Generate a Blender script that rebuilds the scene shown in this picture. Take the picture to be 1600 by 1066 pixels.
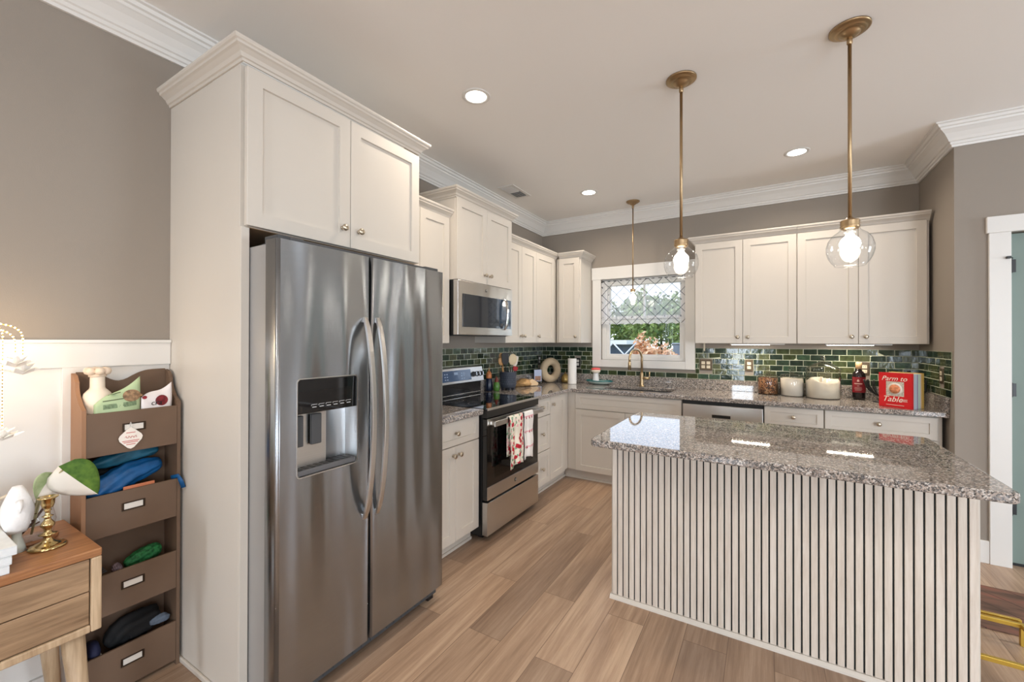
import bpy, bmesh, math, random
from mathutils import Vector, Matrix
random.seed(7)
PI = math.pi
C = bpy.context.scene.collection
for o in list(bpy.data.objects): bpy.data.objects.remove(o)

# ---------------------------------------------------------------- camera, world, light, exposure
def make_camera():
    cam = bpy.data.cameras.new('camera'); o = bpy.data.objects.new('camera', cam); C.objects.link(o)
    yaw, pitch, roll = 0.5434, 0.0045, 0.0020
    f = Vector((-math.sin(yaw)*math.cos(pitch), math.cos(yaw)*math.cos(pitch), math.sin(pitch)))
    r = Vector((math.cos(yaw), math.sin(yaw), 0)); u = r.cross(f)
    r2 = r*math.cos(roll)+u*math.sin(roll); u2 = u*math.cos(roll)-r*math.sin(roll)
    m = Matrix.Identity(4)
    for i in range(3): m[i][0] = r2[i]; m[i][1] = u2[i]; m[i][2] = -f[i]
    m[0][3], m[1][3], m[2][3] = 2.309, -4.5264, 1.386
    o.matrix_world = m
    cam.sensor_width = 36; cam.lens = 36*655.56/1600
    cam.shift_x = -0.5/1600; cam.shift_y = -2.9/1600; cam.clip_start = .05; cam.clip_end = 500
    bpy.context.scene.camera = o
make_camera()
sc = bpy.context.scene
sc.view_settings.view_transform = 'Standard'; sc.view_settings.look = 'None'
sc.view_settings.gamma = 1; sc.view_settings.use_curve_mapping = False
sc.view_settings.exposure = 0.0
sc.cycles.use_denoising = True
sc.cycles.max_bounces = 10; sc.cycles.diffuse_bounces = 5; sc.cycles.glossy_bounces = 5
sc.cycles.transmission_bounces = 8; sc.cycles.transparent_max_bounces = 10
sc.cycles.sample_clamp_indirect = 4; sc.cycles.caustics_reflective = False; sc.cycles.caustics_refractive = False

w = bpy.data.worlds.new('sky'); sc.world = w; w.use_nodes = True
nt = w.node_tree; nt.nodes.clear()
wo = nt.nodes.new('ShaderNodeOutputWorld'); bg = nt.nodes.new('ShaderNodeBackground')
tc = nt.nodes.new('ShaderNodeTexCoord'); sep = nt.nodes.new('ShaderNodeSeparateXYZ'); cr = nt.nodes.new('ShaderNodeValToRGB')
nt.links.new(tc.outputs['Generated'], sep.inputs[0]); nt.links.new(sep.outputs['Z'], cr.inputs[0])
cr.color_ramp.elements[0].position = 0; cr.color_ramp.elements[0].color = (.86, .93, 1, 1)
cr.color_ramp.elements[1].position = .6; cr.color_ramp.elements[1].color = (.38, .6, 1, 1)
nt.links.new(cr.outputs[0], bg.inputs[0]); bg.inputs[1].default_value = 2.4
nt.links.new(bg.outputs[0], wo.inputs[0])

def light(name, kind, loc, energy, color=(1, 1, 1), rot=(0, 0, 0), size=.1, sy=None, **kw):
    l = bpy.data.lights.new(name, kind); o = bpy.data.objects.new(name, l); C.objects.link(o)
    l.energy = energy; l.color = color; o.location = loc; o.rotation_euler = rot
    if kind == 'AREA':
        l.size = size
        if sy: l.shape = 'RECTANGLE'; l.size_y = sy
        else: l.shape = 'DISK'
    elif kind == 'SUN': l.angle = size
    else: l.shadow_soft_size = size
    for k, v in kw.items(): setattr(l, k, v)
    return o
DAY = (.80, .90, 1.0); WARM = (1.0, .86, .68)
light('sun', 'SUN', (0, 0, 20), 1.6, (1, .93, .82), (math.radians(38), 0, math.radians(-35)), .01)
# area lamps standing in for daylight at the unseen rear patio door and windows
light('daylight_rear_patio', 'AREA', (6.0, -8.86, 1.15), 185, DAY, (math.radians(90), 0, 0), 2.0, 2.0)
light('daylight_rear_window', 'AREA', (1.75, -8.86, 1.35), 55, DAY, (math.radians(90), 0, 0), .5, 1.5)
light('added_side_daylight', 'AREA', (7.36, -1.75, 1.4), 75, DAY, (math.radians(90), 0, math.radians(90)), 1.3, 1.5)  # added at an unseen window to streak the fridge and light the pantry wall
light('daylight_side_window_rear', 'AREA', (7.36, -6.3, 1.4), 75, DAY, (math.radians(90), 0, math.radians(90)), 1.5, 1.5)

# ---------------------------------------------------------------- materials
def lin(c): return c/12.92 if c <= .04045 else ((c+.055)/1.055)**2.4
def S(r, g, b): return (lin(r/255), lin(g/255), lin(b/255), 1)
class Mat:
    def __init__(s, name):
        s.m = bpy.data.materials.new(name); s.m.use_nodes = True; s.t = s.m.node_tree
        s.b = s.t.nodes['Principled BSDF']
    def n(s, k, **kw):
        nd = s.t.nodes.new('ShaderNode'+k)
        for a, v in kw.items():
            if a.startswith('i_'):
                key = a[2:].replace('_', ' ')
                nd.inputs[int(key) if key.isdigit() else key].default_value = v
            else: setattr(nd, a, v)
        return nd
    def l(s, a, b): s.t.links.new(a, b)
    def coord(s, scale=(1, 1, 1), rot=(0, 0, 0)):
        t = s.n('TexCoord'); m = s.n('Mapping'); m.inputs['Scale'].default_value = scale; m.inputs['Rotation'].default_value = rot
        s.l(t.outputs['Object'], m.inputs[0]); return m.outputs[0]
    def ramp(s, fac, stops, interp='LINEAR'):
        r = s.n('ValToRGB'); r.color_ramp.interpolation = interp
        e = r.color_ramp.elements
        while len(e) < len(stops): e.new(.5)
        for i, (p, c) in enumerate(stops): e[i].position = p; e[i].color = c
        s.l(fac, r.inputs[0]); return r.outputs[0]
    def bump(s, h, st, dist=.01):
        b = s.n('Bump'); b.inputs['Strength'].default_value = st; b.inputs['Distance'].default_value = dist
        s.l(h, b.inputs['Height']); s.l(b.outputs[0], s.b.inputs['Normal'])
def P(name, col, rough=.5, metal=0, var=0, vscale=8, bump=0, bscale=200, spec=.5, coat=0, trans=0, ior=1.45, emit=None, es=0, sheen=0):
    M = Mat(name); b = M.b
    b.inputs['Base Color'].default_value = col; b.inputs['Roughness'].default_value = rough; b.inputs['Metallic'].default_value = metal
    b.inputs['Specular IOR Level'].default_value = spec; b.inputs['Coat Weight'].default_value = coat
    b.inputs['Transmission Weight'].default_value = trans; b.inputs['IOR'].default_value = ior
    if emit: b.inputs['Emission Color'].default_value = emit; b.inputs['Emission Strength'].default_value = es
    if var:
        nz = M.n('TexNoise', i_Scale=vscale, i_Detail=4); M.l(M.coord(), nz.inputs['Vector'])
        lo = tuple(c*(1-var) for c in col[:3])+(1,); hi = tuple(min(1, c*(1+var)) for c in col[:3])+(1,)
        M.l(M.ramp(nz.outputs[0], [(.3, lo), (.7, hi)]), b.inputs['Base Color'])
    if bump:
        nz = M.n('TexNoise', i_Scale=bscale, i_Detail=3); M.l(M.coord(), nz.inputs['Vector']); M.bump(nz.outputs[0], bump, .002)
    return M.m
cream = P('cabinet_cream', S(210, 203, 193), .42, var=.015, vscale=3)
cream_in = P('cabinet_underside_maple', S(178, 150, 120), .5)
wallm = P('wall_greige', S(150, 141, 131), .75, bump=.15, bscale=260)
ceilm = P('ceiling_white', S(247, 245, 242), .85, bump=.1, bscale=200)
trimw = P('trim_white', S(226, 224, 220), .38)
doorm = P('door_sage', S(122, 138, 131), .5)
black = P('black_plastic', S(22, 22, 23), .35)
blackg = P('black_glass', S(8, 8, 10), .04, coat=.5)
darkg = P('dark_grey_plastic', S(70, 71, 73), .45)
chrome = P('chrome', S(215, 215, 215), .12, 1)
brass = P('antique_brass', S(172, 146, 112), .36, 1)
gold = P('champagne_gold', S(196, 172, 136), .34, 1)
nickel = P('satin_nickel', S(196, 184, 165), .3, 1)
goldp = P('gold_paint', S(205, 170, 75), .3, .8)
white = P('white_ceramic', S(240, 237, 232), .35)
bronze = P('bronze_plate', S(92, 78, 60), .4, .5)
glass = P('clear_glass', (1, 1, 1, 1), .0, trans=1, ior=1.45)
pane = P('window_pane', (1, 1, 1, 1), .0, trans=1, ior=1.02)
ledm = P('led_glow', (1, 1, 1, 1), .5, emit=(1, .9, .74, 1), es=14)
bulbm = P('bulb_glow', (1, 1, 1, 1), .5, emit=(1, .9, .76, 1), es=30)
canm = P('can_glow', (1, 1, 1, 1), .5, emit=(1, .95, .88, 1), es=18)
fairy = P('fairy_bead_glow', S(255, 240, 215), .3, emit=(1, .82, .58, 1), es=6)

def steel(name, col, axis, wav=.35, rough=.26):
    M = Mat(name); b = M.b
    b.inputs['Base Color'].default_value = col; b.inputs['Metallic'].default_value = 1; b.inputs['Roughness'].default_value = rough
    b.inputs['Anisotropic'].default_value = .75; b.inputs['Anisotropic Rotation'].default_value = .25
    tg = M.n('Tangent'); tg.direction_type = 'RADIAL'; tg.axis = 'Z'; M.l(tg.outputs[0], b.inputs['Tangent'])
    n1 = M.n('TexNoise', i_Scale=1, i_Detail=1)
    M.l(M.coord((4.2, 4.2, .5)), n1.inputs['Vector'])
    n2 = M.n('TexNoise', i_Scale=1, i_Detail=2); sc_ = (3, 3, 900) if axis == 'h' else (600, 600, 4)
    M.l(M.coord(sc_), n2.inputs['Vector'])
    b1 = M.n('Bump'); b1.inputs['Strength'].default_value = wav; b1.inputs['Distance'].default_value = .12
    M.l(n1.outputs[0], b1.inputs['Height'])
    b2 = M.n('Bump'); b2.inputs['Strength'].default_value = .05; b2.inputs['Distance'].default_value = .001
    M.l(n2.outputs[0], b2.inputs['Height']); M.l(b1.outputs[0], b2.inputs['Normal']); M.l(b2.outputs[0], b.inputs['Normal'])
    M.l(M.ramp(n2.outputs[0], [(.3, tuple(c*.93 for c in col[:3])+(1,)), (.7, col)]), b.inputs['Base Color'])
    return M.m
ss = steel('brushed_steel', S(164, 168, 173), 'h', .65, .24)
ssl = steel('brushed_steel_light', S(205, 202, 198), 'h', .1, .3)
fside = P('fridge_side_grey', S(168, 166, 164), .4, .3, bump=.1)

def wood(name, dark, light_, axis='y', scale=1, rough=.4, planks=None):
    M = Mat(name)
    st = {'x': (1.2, 16, 16), 'y': (16, 1.2, 16), 'z': (16, 16, 1.2)}[axis]
    n1 = M.n('TexNoise', i_Scale=scale, i_Detail=8, i_Roughness=.62, i_Distortion=.6); M.l(M.coord(st), n1.inputs['Vector'])
    n2 = M.n('TexNoise', i_Scale=scale*6, i_Detail=4); M.l(M.coord(st), n2.inputs['Vector'])
    mx = M.n('Mix', data_type='FLOAT'); mx.inputs[0].default_value = .35; M.l(n1.outputs[0], mx.inputs[2]); M.l(n2.outputs[0], mx.inputs[3])
    col = M.ramp(mx.outputs[0], [(.35, dark), (.65, light_)])
    M.l(col, M.b.inputs['Base Color']); M.b.inputs['Roughness'].default_value = rough
    M.bump(n2.outputs[0], .12, .001)
    return M.m
acacia = wood('acacia_wood', S(122, 74, 42), S(190, 136, 90), 'y', 1.1, .38)
acacia_d = wood('acacia_drawer', S(108, 82, 58), S(184, 152, 118), 'y', .8, .45)
acacia_v = wood('acacia_upright', S(160, 132, 100), S(206, 180, 148), 'z', 1.3, .45)
mdf = P('organizer_brown', S(110, 88, 71), .6, var=.05)
mdfl = P('organizer_tan_edge', S(158, 118, 88), .6, var=.05)
slatw = wood('slat_whitewash', S(206, 194, 180), S(228, 219, 208), 'z', 2, .5)
felt = P('black_felt', S(44, 50, 52), .95)

def floor_mat():
    M = Mat('oak_plank_floor')
    t = M.n('TexCoord'); sp = M.n('SeparateXYZ'); cb = M.n('CombineXYZ')
    M.l(t.outputs['Object'], sp.inputs[0]); M.l(sp.outputs['Y'], cb.inputs['X']); M.l(sp.outputs['X'], cb.inputs['Y'])
    br = M.n('TexBrick'); br.offset = .37; br.offset_frequency = 2
    br.inputs['Scale'].default_value = 1; br.inputs['Brick Width'].default_value = 1.22; br.inputs['Row Height'].default_value = .18
    br.inputs['Mortar Size'].default_value = .0012; br.inputs['Bias'].default_value = 0
    br.inputs['Color1'].default_value = (0, 0, 0, 1); br.inputs['Color2'].default_value = (1, 1, 1, 1); br.inputs['Mortar'].default_value = (.5, .5, .5, 1)
    M.l(cb.outputs[0], br.inputs['Vector'])
    # grain shifted per plank
    ad = M.n('VectorMath', operation='MULTIPLY_ADD'); ad.inputs[1].default_value = (1, 1, 1)
    sc2 = M.n('VectorMath', operation='SCALE'); sc2.inputs['Scale'].default_value = 13
    M.l(br.outputs['Color'], sc2.inputs[0]); M.l(t.outputs['Object'], ad.inputs[0]); M.l(sc2.outputs[0], ad.inputs[2])
    mp = M.n('Mapping'); mp.inputs['Scale'].default_value = (9, .7, 1); M.l(ad.outputs[0], mp.inputs[0])
    n1 = M.n('TexNoise', i_Scale=1, i_Detail=6, i_Roughness=.6, i_Distortion=.8); M.l(mp.outputs[0], n1.inputs['Vector'])
    mp2 = M.n('Mapping'); mp2.inputs['Scale'].default_value = (70, 2.5, 1); M.l(ad.outputs[0], mp2.inputs[0])
    n2 = M.n('TexNoise', i_Scale=1, i_Detail=5, i_Roughness=.7); M.l(mp2.outputs[0], n2.inputs['Vector'])
    mx = M.n('Mix', data_type='FLOAT'); mx.inputs[0].default_value = .45; M.l(n1.outputs[0], mx.inputs[2]); M.l(n2.outputs[0], mx.inputs[3])
    c1 = M.ramp(mx.outputs[0], [(.30, S(134, 111, 93)), (.5, S(180, 157, 137)), (.68, S(212, 192, 172))])
    c2 = M.ramp(br.outputs['Color'], [(0, S(205, 196, 190)), (.5, S(232, 222, 212)), (1, S(255, 244, 232))])
    mu = M.n('Mix', data_type='RGBA', blend_type='MULTIPLY'); mu.inputs[0].default_value = 1; M.l(c1, mu.inputs[6]); M.l(c2, mu.inputs[7])
    dk = M.n('Mix', data_type='RGBA'); M.l(br.outputs['Fac'], dk.inputs[0]); M.l(mu.outputs[2], dk.inputs[6]); dk.inputs[7].default_value = S(110, 86, 68)
    M.l(dk.outputs[2], M.b.inputs['Base Color']); M.b.inputs['Roughness'].default_value = .34
    M.bump(n2.outputs[0], .06, .001)
    return M.m
floorm = floor_mat()

def granite(name='granite'):
    M = Mat(name)
    v = M.n('TexVoronoi', i_Scale=190); v.feature = 'F1'; co = M.coord(); 
    nz = M.n('TexNoise', i_Scale=60, i_Detail=3); M.l(co, nz.inputs['Vector'])
    av = M.n('VectorMath', operation='MULTIPLY_ADD'); av.inputs[1].default_value = (.012, .012, .012); M.l(nz.outputs['Color'], av.inputs[0]); M.l(co, av.inputs[2])
    M.l(av.outputs[0], v.inputs['Vector'])
    sp = M.n('SeparateXYZ'); M.l(v.outputs['Color'], sp.inputs[0])
    col = M.ramp(sp.outputs[0], [(0, S(26, 28, 32)), (.16, S(84, 84, 86)), (.34, S(138, 126, 118)), (.56, S(176, 162, 152)), (.78, S(212, 206, 200)), (.92, S(100, 102, 106))], 'CONSTANT')
    v2 = M.n('TexVoronoi', i_Scale=420); M.l(co, v2.inputs['Vector']); sp2 = M.n('SeparateXYZ'); M.l(v2.outputs['Color'], sp2.inputs[0])
    c2 = M.ramp(sp2.outputs[0], [(0, S(60, 60, 62)), (.2, S(150, 142, 134)), (.7, S(214, 208, 200))], 'CONSTANT')
    mx = M.n('Mix', data_type='RGBA'); mx.inputs[0].default_value = .25; M.l(col, mx.inputs[6]); M.l(c2, mx.inputs[7])
    M.l(mx.outputs[2], M.b.inputs['Base Color']); M.b.inputs['Roughness'].default_value = .03
    M.b.inputs['Specular IOR Level'].default_value = .8
    return M.m
gran = granite()
tilem = [P('green_tile_%s' % n, S(*c), .1, var=.35, vscale=30, bump=.5, bscale=25, spec=.6) for n, c in
         (('bottle', (42, 58, 44)), ('moss', (60, 70, 44)), ('forest', (34, 48, 38)), ('olive', (74, 80, 52)), ('jade', (52, 76, 56)))]
grout = P('grout', S(196, 200, 178), .8)

# ---------------------------------------------------------------- mesh helpers
def box(bm, x0, x1, y0, y1, z0, z1, M=None, mi=0):
    vs = [bm.verts.new((x, y, z)) for x in (x0, x1) for y in (y0, y1) for z in (z0, z1)]
    fs = [(0, 1, 3, 2), (4, 6, 7, 5), (0, 4, 5, 1), (2, 3, 7, 6), (0, 2, 6, 4), (1, 5, 7, 3)]
    for f in fs: bm.faces.new([vs[i] for i in f]).material_index = mi
    if M: bmesh.ops.transform(bm, matrix=M, verts=vs)
    return vs
def BX(*a, **k):
    bm = bmesh.new(); box(bm, *a, **k); return bm
def lathe(bm, prof, c=(0, 0, 0), seg=32, M=None, smooth=True, squash=(1, 1)):
    rings = []; vs = []
    for r, z in prof:
        if r < 1e-6: v = bm.verts.new((c[0], c[1], c[2]+z)); rings.append([v]); vs.append(v)
        else:
            rg = [bm.verts.new((c[0]+squash[0]*r*math.cos(2*PI*i/seg), c[1]+squash[1]*r*math.sin(2*PI*i/seg), c[2]+z)) for i in range(seg)]
            rings.append(rg); vs += rg
    for a, b in zip(rings, rings[1:]):
        for i in range(seg):
            j = (i+1) % seg
            if len(a) == 1 and len(b) == 1: continue
            q = [a[0], b[j], b[i]] if len(a) == 1 else ([a[i], a[j], b[0]] if len(b) == 1 else [a[i], a[j], b[j], b[i]])
            f = bm.faces.new(q); f.smooth = smooth
    if M: bmesh.ops.transform(bm, matrix=M, verts=vs)
    return vs
def tube(bm, pts, r, seg=10, cap=True, M=None, flat=1.0):
    pts = [Vector(p) for p in pts]; n = len(pts); rs = r if isinstance(r, (list, tuple)) else [r]*n
    rings = []; vs = []; up = None
    for i, p in enumerate(pts):
        d = (pts[min(i+1, n-1)]-pts[max(i-1, 0)]).normalized()
        if up is None: up = Vector((0, 0, 1)) if abs(d.z) < .9 else Vector((1, 0, 0))
        a = up-d*up.dot(d); a = a.normalized() if a.length > 1e-5 else d.orthogonal().normalized(); b = d.cross(a); up = a
        rg = [bm.verts.new(p+a*rs[i]*math.cos(2*PI*k/seg)+b*rs[i]*flat*math.sin(2*PI*k/seg)) for k in range(seg)]
        rings.append(rg); vs += rg
    for a, b in zip(rings, rings[1:]):
        for k in range(seg):
            bm.faces.new([a[k], b[k], b[(k+1) % seg], a[(k+1) % seg]]).smooth = True
    if cap:
        bm.faces.new(rings[0]); bm.faces.new(rings[-1][::-1])
    if M: bmesh.ops.transform(bm, matrix=M, verts=vs)
    return vs
def prism(bm, poly, axis, a0, a1, mi=0):
    """poly 2D; axis 'z': (x,y); axis 'y': (x,z); axis 'x': (y,z)"""
    def mk(p, a): return {'z': (p[0], p[1], a), 'y': (p[0], a, p[1]), 'x': (a, p[0], p[1])}[axis]
    A = [bm.verts.new(mk(p, a0)) for p in poly]; B = [bm.verts.new(mk(p, a1)) for p in poly]
    n = len(poly)
    for i in range(n): bm.faces.new([A[i], A[(i+1) % n], B[(i+1) % n], B[i]]).material_index = mi
    bm.faces.new(A[::-1]).material_index = mi; bm.faces.new(B).material_index = mi
    return A+B
def sweep(bm, path, prof, closed=False):
    """horizontal mitred sweep; profile (out to the right of travel, z) closed loop"""
    n = len(path); rings = []
    for i in range(n):
        p = Vector(path[i]).to_2d()
        d0 = (p-Vector(path[i-1]).to_2d()).normalized() if i > 0 else None
        d1 = (Vector(path[(i+1) % n]).to_2d()-p).normalized() if i < n-1 else None
        d0 = d0 or d1; d1 = d1 or d0
        n0 = Vector((d0.y, -d0.x)); n1 = Vector((d1.y, -d1.x))
        m = (n0+n1).normalized(); k = 1/max(.2, m.dot(n0))
        rings.append([bm.verts.new((p.x+m.x*k*o, p.y+m.y*k*o, z)) for o, z in prof])
    for a, b in zip(rings, rings[1:]):
        for k in range(len(prof)):
            bm.faces.new([a[k], b[k], b[(k+1) % len(prof)], a[(k+1) % len(prof)]])
    bm.faces.new(rings[0]); bm.faces.new(rings[-1][::-1])
def rings_loft(bm, rings, cap0=True, cap1=True, smooth=False):
    R = [[bm.verts.new(p) for p in r] for r in rings]
    for a, b in zip(R, R[1:]):
        n = len(a)
        for i in range(n): bm.faces.new([a[i], a[(i+1) % n], b[(i+1) % n], b[i]]).smooth = smooth
    if cap0: bm.faces.new(R[0][::-1])
    if cap1: bm.faces.new(R[-1])
def obj(name, bm, m, parent=None, bevel=0, seg=2, loc=None, smooth=False, subsurf=0):
    bmesh.ops.recalc_face_normals(bm, faces=bm.faces)
    me = bpy.data.meshes.new(name); bm.to_mesh(me); bm.free()
    if smooth:
        for p in me.polygons: p.use_smooth = True
    o = bpy.data.objects.new(name, me); C.objects.link(o)
    for x in (m if isinstance(m, (list, tuple)) else [m]): me.materials.append(x)
    if parent: o.parent = parent
    if loc: o.location = loc
    if bevel:
        b = o.modifiers.new('bevel', 'BEVEL'); b.width = bevel; b.segments = seg; b.limit_method = 'ANGLE'; b.angle_limit = math.radians(35)
        b.harden_normals = False
    if subsurf:
        s = o.modifiers.new('sub', 'SUBSURF'); s.levels = subsurf; s.render_levels = subsurf
    return o
def tag(o, label=None, cat=None, group=None, kind=None):
    if label: o['label'] = label
    if cat: o['category'] = cat
    if group: o['group'] = group
    if kind: o['kind'] = kind
    return o
def thing(name, label, cat, loc=(0, 0, 0), rz=0, group=None):
    o = bpy.data.objects.new(name, None); C.objects.link(o); o.empty_display_size = .1
    o.location = loc; o.rotation_euler = (0, 0, rz); return tag(o, label, cat, group)
def struct(name, bm, m, parent=None, **k):
    o = obj(name, bm, m, parent, **k)
    if not parent: o['kind'] = 'structure'
    return o
def copy_tree(o, parent=None):
    c = o.copy(); C.objects.link(c); c.parent = parent
    for ch in list(o.children): copy_tree(ch, c)
    return c
def text(name, body, size, m, parent, loc, rot, ext=.0006, shear=0, sx=1):
    cu = bpy.data.curves.new(name, 'FONT'); cu.body = body; cu.size = size; cu.extrude = ext; cu.shear = shear
    cu.align_x = 'CENTER'; cu.align_y = 'CENTER'; cu.resolution_u = 3
    t = bpy.data.objects.new('tmp', cu); C.objects.link(t)
    dg = bpy.context.evaluated_depsgraph_get(); me = bpy.data.meshes.new_from_object(t.evaluated_get(dg))
    bpy.data.objects.remove(t)
    me.materials.clear(); me.materials.append(m); me.name = name
    o = bpy.data.objects.new(name, me); C.objects.link(o); o.parent = parent; o.location = loc; o.rotation_euler = rot; o.scale = (sx, 1, 1)
    return o
LEFT = PI/2     # cabinets of the left run are built facing -y and turned to face +x
FACE = (PI/2, 0, 0)

def arc(cx, cy, r, a0, a1, n=6): return [(cx+r*math.cos(a0+(a1-a0)*i/n), cy+r*math.sin(a0+(a1-a0)*i/n)) for i in range(n+1)]

# ---------------------------------------------------------------- room shell
CZ = 2.7912
struct('floor', BX(-.15, 7.6, -9.05, .15, -.05, 0), floorm)
struct('ceiling', BX(-.15, 7.6, -9.05, .15, CZ, CZ+.12), ceilm)
struct('wall_left', BX(-.12, 0, -9, 0, 0, CZ), wallm)
def wall_hole(axis, a0, a1, b0, b1, z1, holes):
    """wall along axis between a0..a1 with thickness b0..b1; holes (h0,h1,z0,z1) sorted"""
    bm = bmesh.new(); cur = a0
    def bb(u0, u1, za, zb):
        if u1-u0 < 1e-4 or zb-za < 1e-4: return
        if axis == 'x': box(bm, u0, u1, b0, b1, za, zb)
        else: box(bm, b0, b1, u0, u1, za, zb)
    for h0, h1, za, zb in holes:
        bb(cur, h0, 0, z1); bb(h0, h1, 0, za); bb(h0, h1, zb, z1); cur = h1
    bb(cur, a1, 0, z1)
    return bm
WX0, WX1, WZ0, WZ1 = .735, 1.615, 1.182, 2.07
struct('wall_back', wall_hole('x', -.12, 3.354, 0, .14, CZ, [(WX0, WX1, WZ0, WZ1)]), wallm)
struct('wall_return', BX(3.354, 3.45, -.62, .14, 0, CZ), wallm)
struct('wall_pantry', wall_hole('x', 3.354, 7.4, -.7238, -.6201, CZ, [(3.5998, 4.36, 0, 2.066)]), wallm)
struct('wall_right', wall_hole('y', -9, -.62, 7.4, 7.52, CZ, [(-7.05, -5.55, .65, 2.15), (-2.4, -1.1, .65, 2.15)]), wallm)
struct('wall_rear', wall_hole('x', -.12, 7.52, -9.02, -8.9, CZ, [(1.45, 2.05, .55, 2.15), (4.95, 7.05, 0, 2.15)]), wallm)
CROWN = [(0, 0), (.012, 0), (.015, .012), (.022, .016), (.024, .03), (.032, .034), (.04, .05), (.058, .078), (.076, .096), (.082, .1), (.084, .112), (.094, .116), (.1, .13), (.111, .134), (.111, .143), (0, .143)]
bm = bmesh.new(); sweep(bm, [(0, -8.9), (0, 0), (3.354, 0), (3.354, -.7238), (7.4, -.7238)], [(o+.0005, 2.6475+z) for o, z in CROWN])
struct('trim_1', bm, trimw)
# wainscot on the left wall: rail, stiles, baseboard
bm = bmesh.new()
box(bm, .0005, .018, -8.9, -3.705, 1.280, 1.375); box(bm, .0005, .026, -8.9, -3.705, 1.375, 1.388)
for y in (-3.99, -4.72, -5.5): box(bm, .0005, .018, y-.055, y+.055, .14, 1.28)
box(bm, .0005, .006, -8.9, -3.705, .14, 1.28)
box(bm, .0005, .018, -8.9, -3.705, .013, .14)
struct('trim_2', bm, trimw, bevel=.0015)
# pantry door casing, baseboards
bm = bmesh.new()
box(bm, 3.5047, 3.6, -.7438, -.7242, 0, 2.066); box(bm, 4.36, 4.455, -.7438, -.7242, 0, 2.066)
box(bm, 3.495, 4.465, -.7478, -.7242, 2.066, 2.168)
struct('trim_3', bm, trimw, bevel=.002)
bm = bmesh.new(); box(bm, 3.356, 3.504, -.7388, -.7242, 0, .14); box(bm, 4.456, 7.39, -.7388, -.7242, 0, .14)
struct('baseboard_pantry', bm, trimw, bevel=.003)
d = struct('door_1', BX(3.604, 4.356, -.685, -.648, .018, 2.06), doorm); 
bm = bmesh.new(); box(bm, 3.5998, 3.6035, -.72, -.62, 0, 2.066); 
struct('trim_4', bm, trimw)
for z in (1.858, 1.09, .36):
    bm = bmesh.new(); tube(bm, [(3.609, -.705, z-.045), (3.609, -.705, z+.045)], .007, 10); box(bm, 3.609, 3.632, -.703, -.7, z-.04, z+.04)
    obj('hinge', bm, black, d)
bm = bmesh.new(); tube(bm, [(3.612, -.712, 1.905), (3.585, -.75, 1.905)], .006, 8); box(bm, 3.575, 3.592, -.765, -.745, 1.898, 1.912); obj('door_stop', bm, black, d)
bm = bmesh.new(); box(bm, 3.605, 4.355, -.684, -.649, .001, .017); obj('door_gap_shade', bm, black, d)  # black strip standing in for the shade in the gap under the door

# window
bm = bmesh.new()
box(bm, .6394, .735, -.02, -.0005, 1.1027, 2.07); box(bm, 1.615, 1.7065, -.02, -.0005, 1.1027, 2.07)
box(bm, .735, 1.615, -.02, -.0005, 1.1027, 1.182); box(bm, .632, 1.714, -.024, -.0005, 2.07, 2.205)
struct('trim_5', bm, trimw, bevel=.002)
wn = thing('window_1', None, None); wn['kind'] = 'structure'
bm = bmesh.new()
for a in ((.736, .78, .03, .13, 1.183, 2.069), (1.57, 1.614, .03, .13, 1.183, 2.069), (.78, 1.57, .03, .13, 1.183, 1.215), (.78, 1.57, .03, .13, 2.03, 2.069)): box(bm, *a)
obj('window_frame', bm, trimw, wn, bevel=.002)
for nm, y, z0, z1 in (('lower_sash', .05, 1.215, 1.66), ('upper_sash', .085, 1.62, 2.03)):
    bm = bmesh.new()
    for a in ((.78, .816, y, y+.03, z0, z1), (1.552, 1.57, y, y+.03, z0, z1), (.816, 1.552, y, y+.03, z0, z0+.03), (.816, 1.552, y, y+.03, z1-.03, z1)): box(bm, *a)
    if nm == 'upper_sash': box(bm, 1.175, 1.195, y+.004, y+.026, z0+.03, z1-.03)
    s = obj(nm, bm, trimw, wn, bevel=.002)
    obj('pane', BX(.812, 1.556, y+.012, y+.016, z0+.026, z1-.026), pane, s)
for n, args in (('added_window', ('y', -2.4, -1.1)), ('window_3', ('y', -7.05, -5.55)), ('window_4', ('x', 1.45, 2.05)), ('door_2', ('x', 4.95, 7.05))):  # the first is an added, unseen window placed to streak the fridge
    ax, a0, a1 = args; z0, z1 = (.65, 2.15) if ax == 'y' else ((.55, 2.15) if n == 'window_4' else (0, 2.15))
    bm = bmesh.new()
    for k in range(4):
        u = a0+(a1-a0)*k/3 if n != 'door_2' else a0+(a1-a0)*k/3
        u0, u1 = max(a0, u-.03)+.001, min(a1, u+.03)-.001
        if ax == 'y': box(bm, 7.42, 7.48, u0, u1, z0, z1)
        else: box(bm, u0, u1, -8.99, -8.94, z0, z1)
    for z in (z0+.001, (z0+z1)/2, z1-.051):
        if ax == 'y': box(bm, 7.425, 7.475, a0, a1, z, z+.05)
        else: box(bm, a0, a1, -8.985, -8.945, z, z+.05)
    struct(n, bm, trimw)

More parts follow.
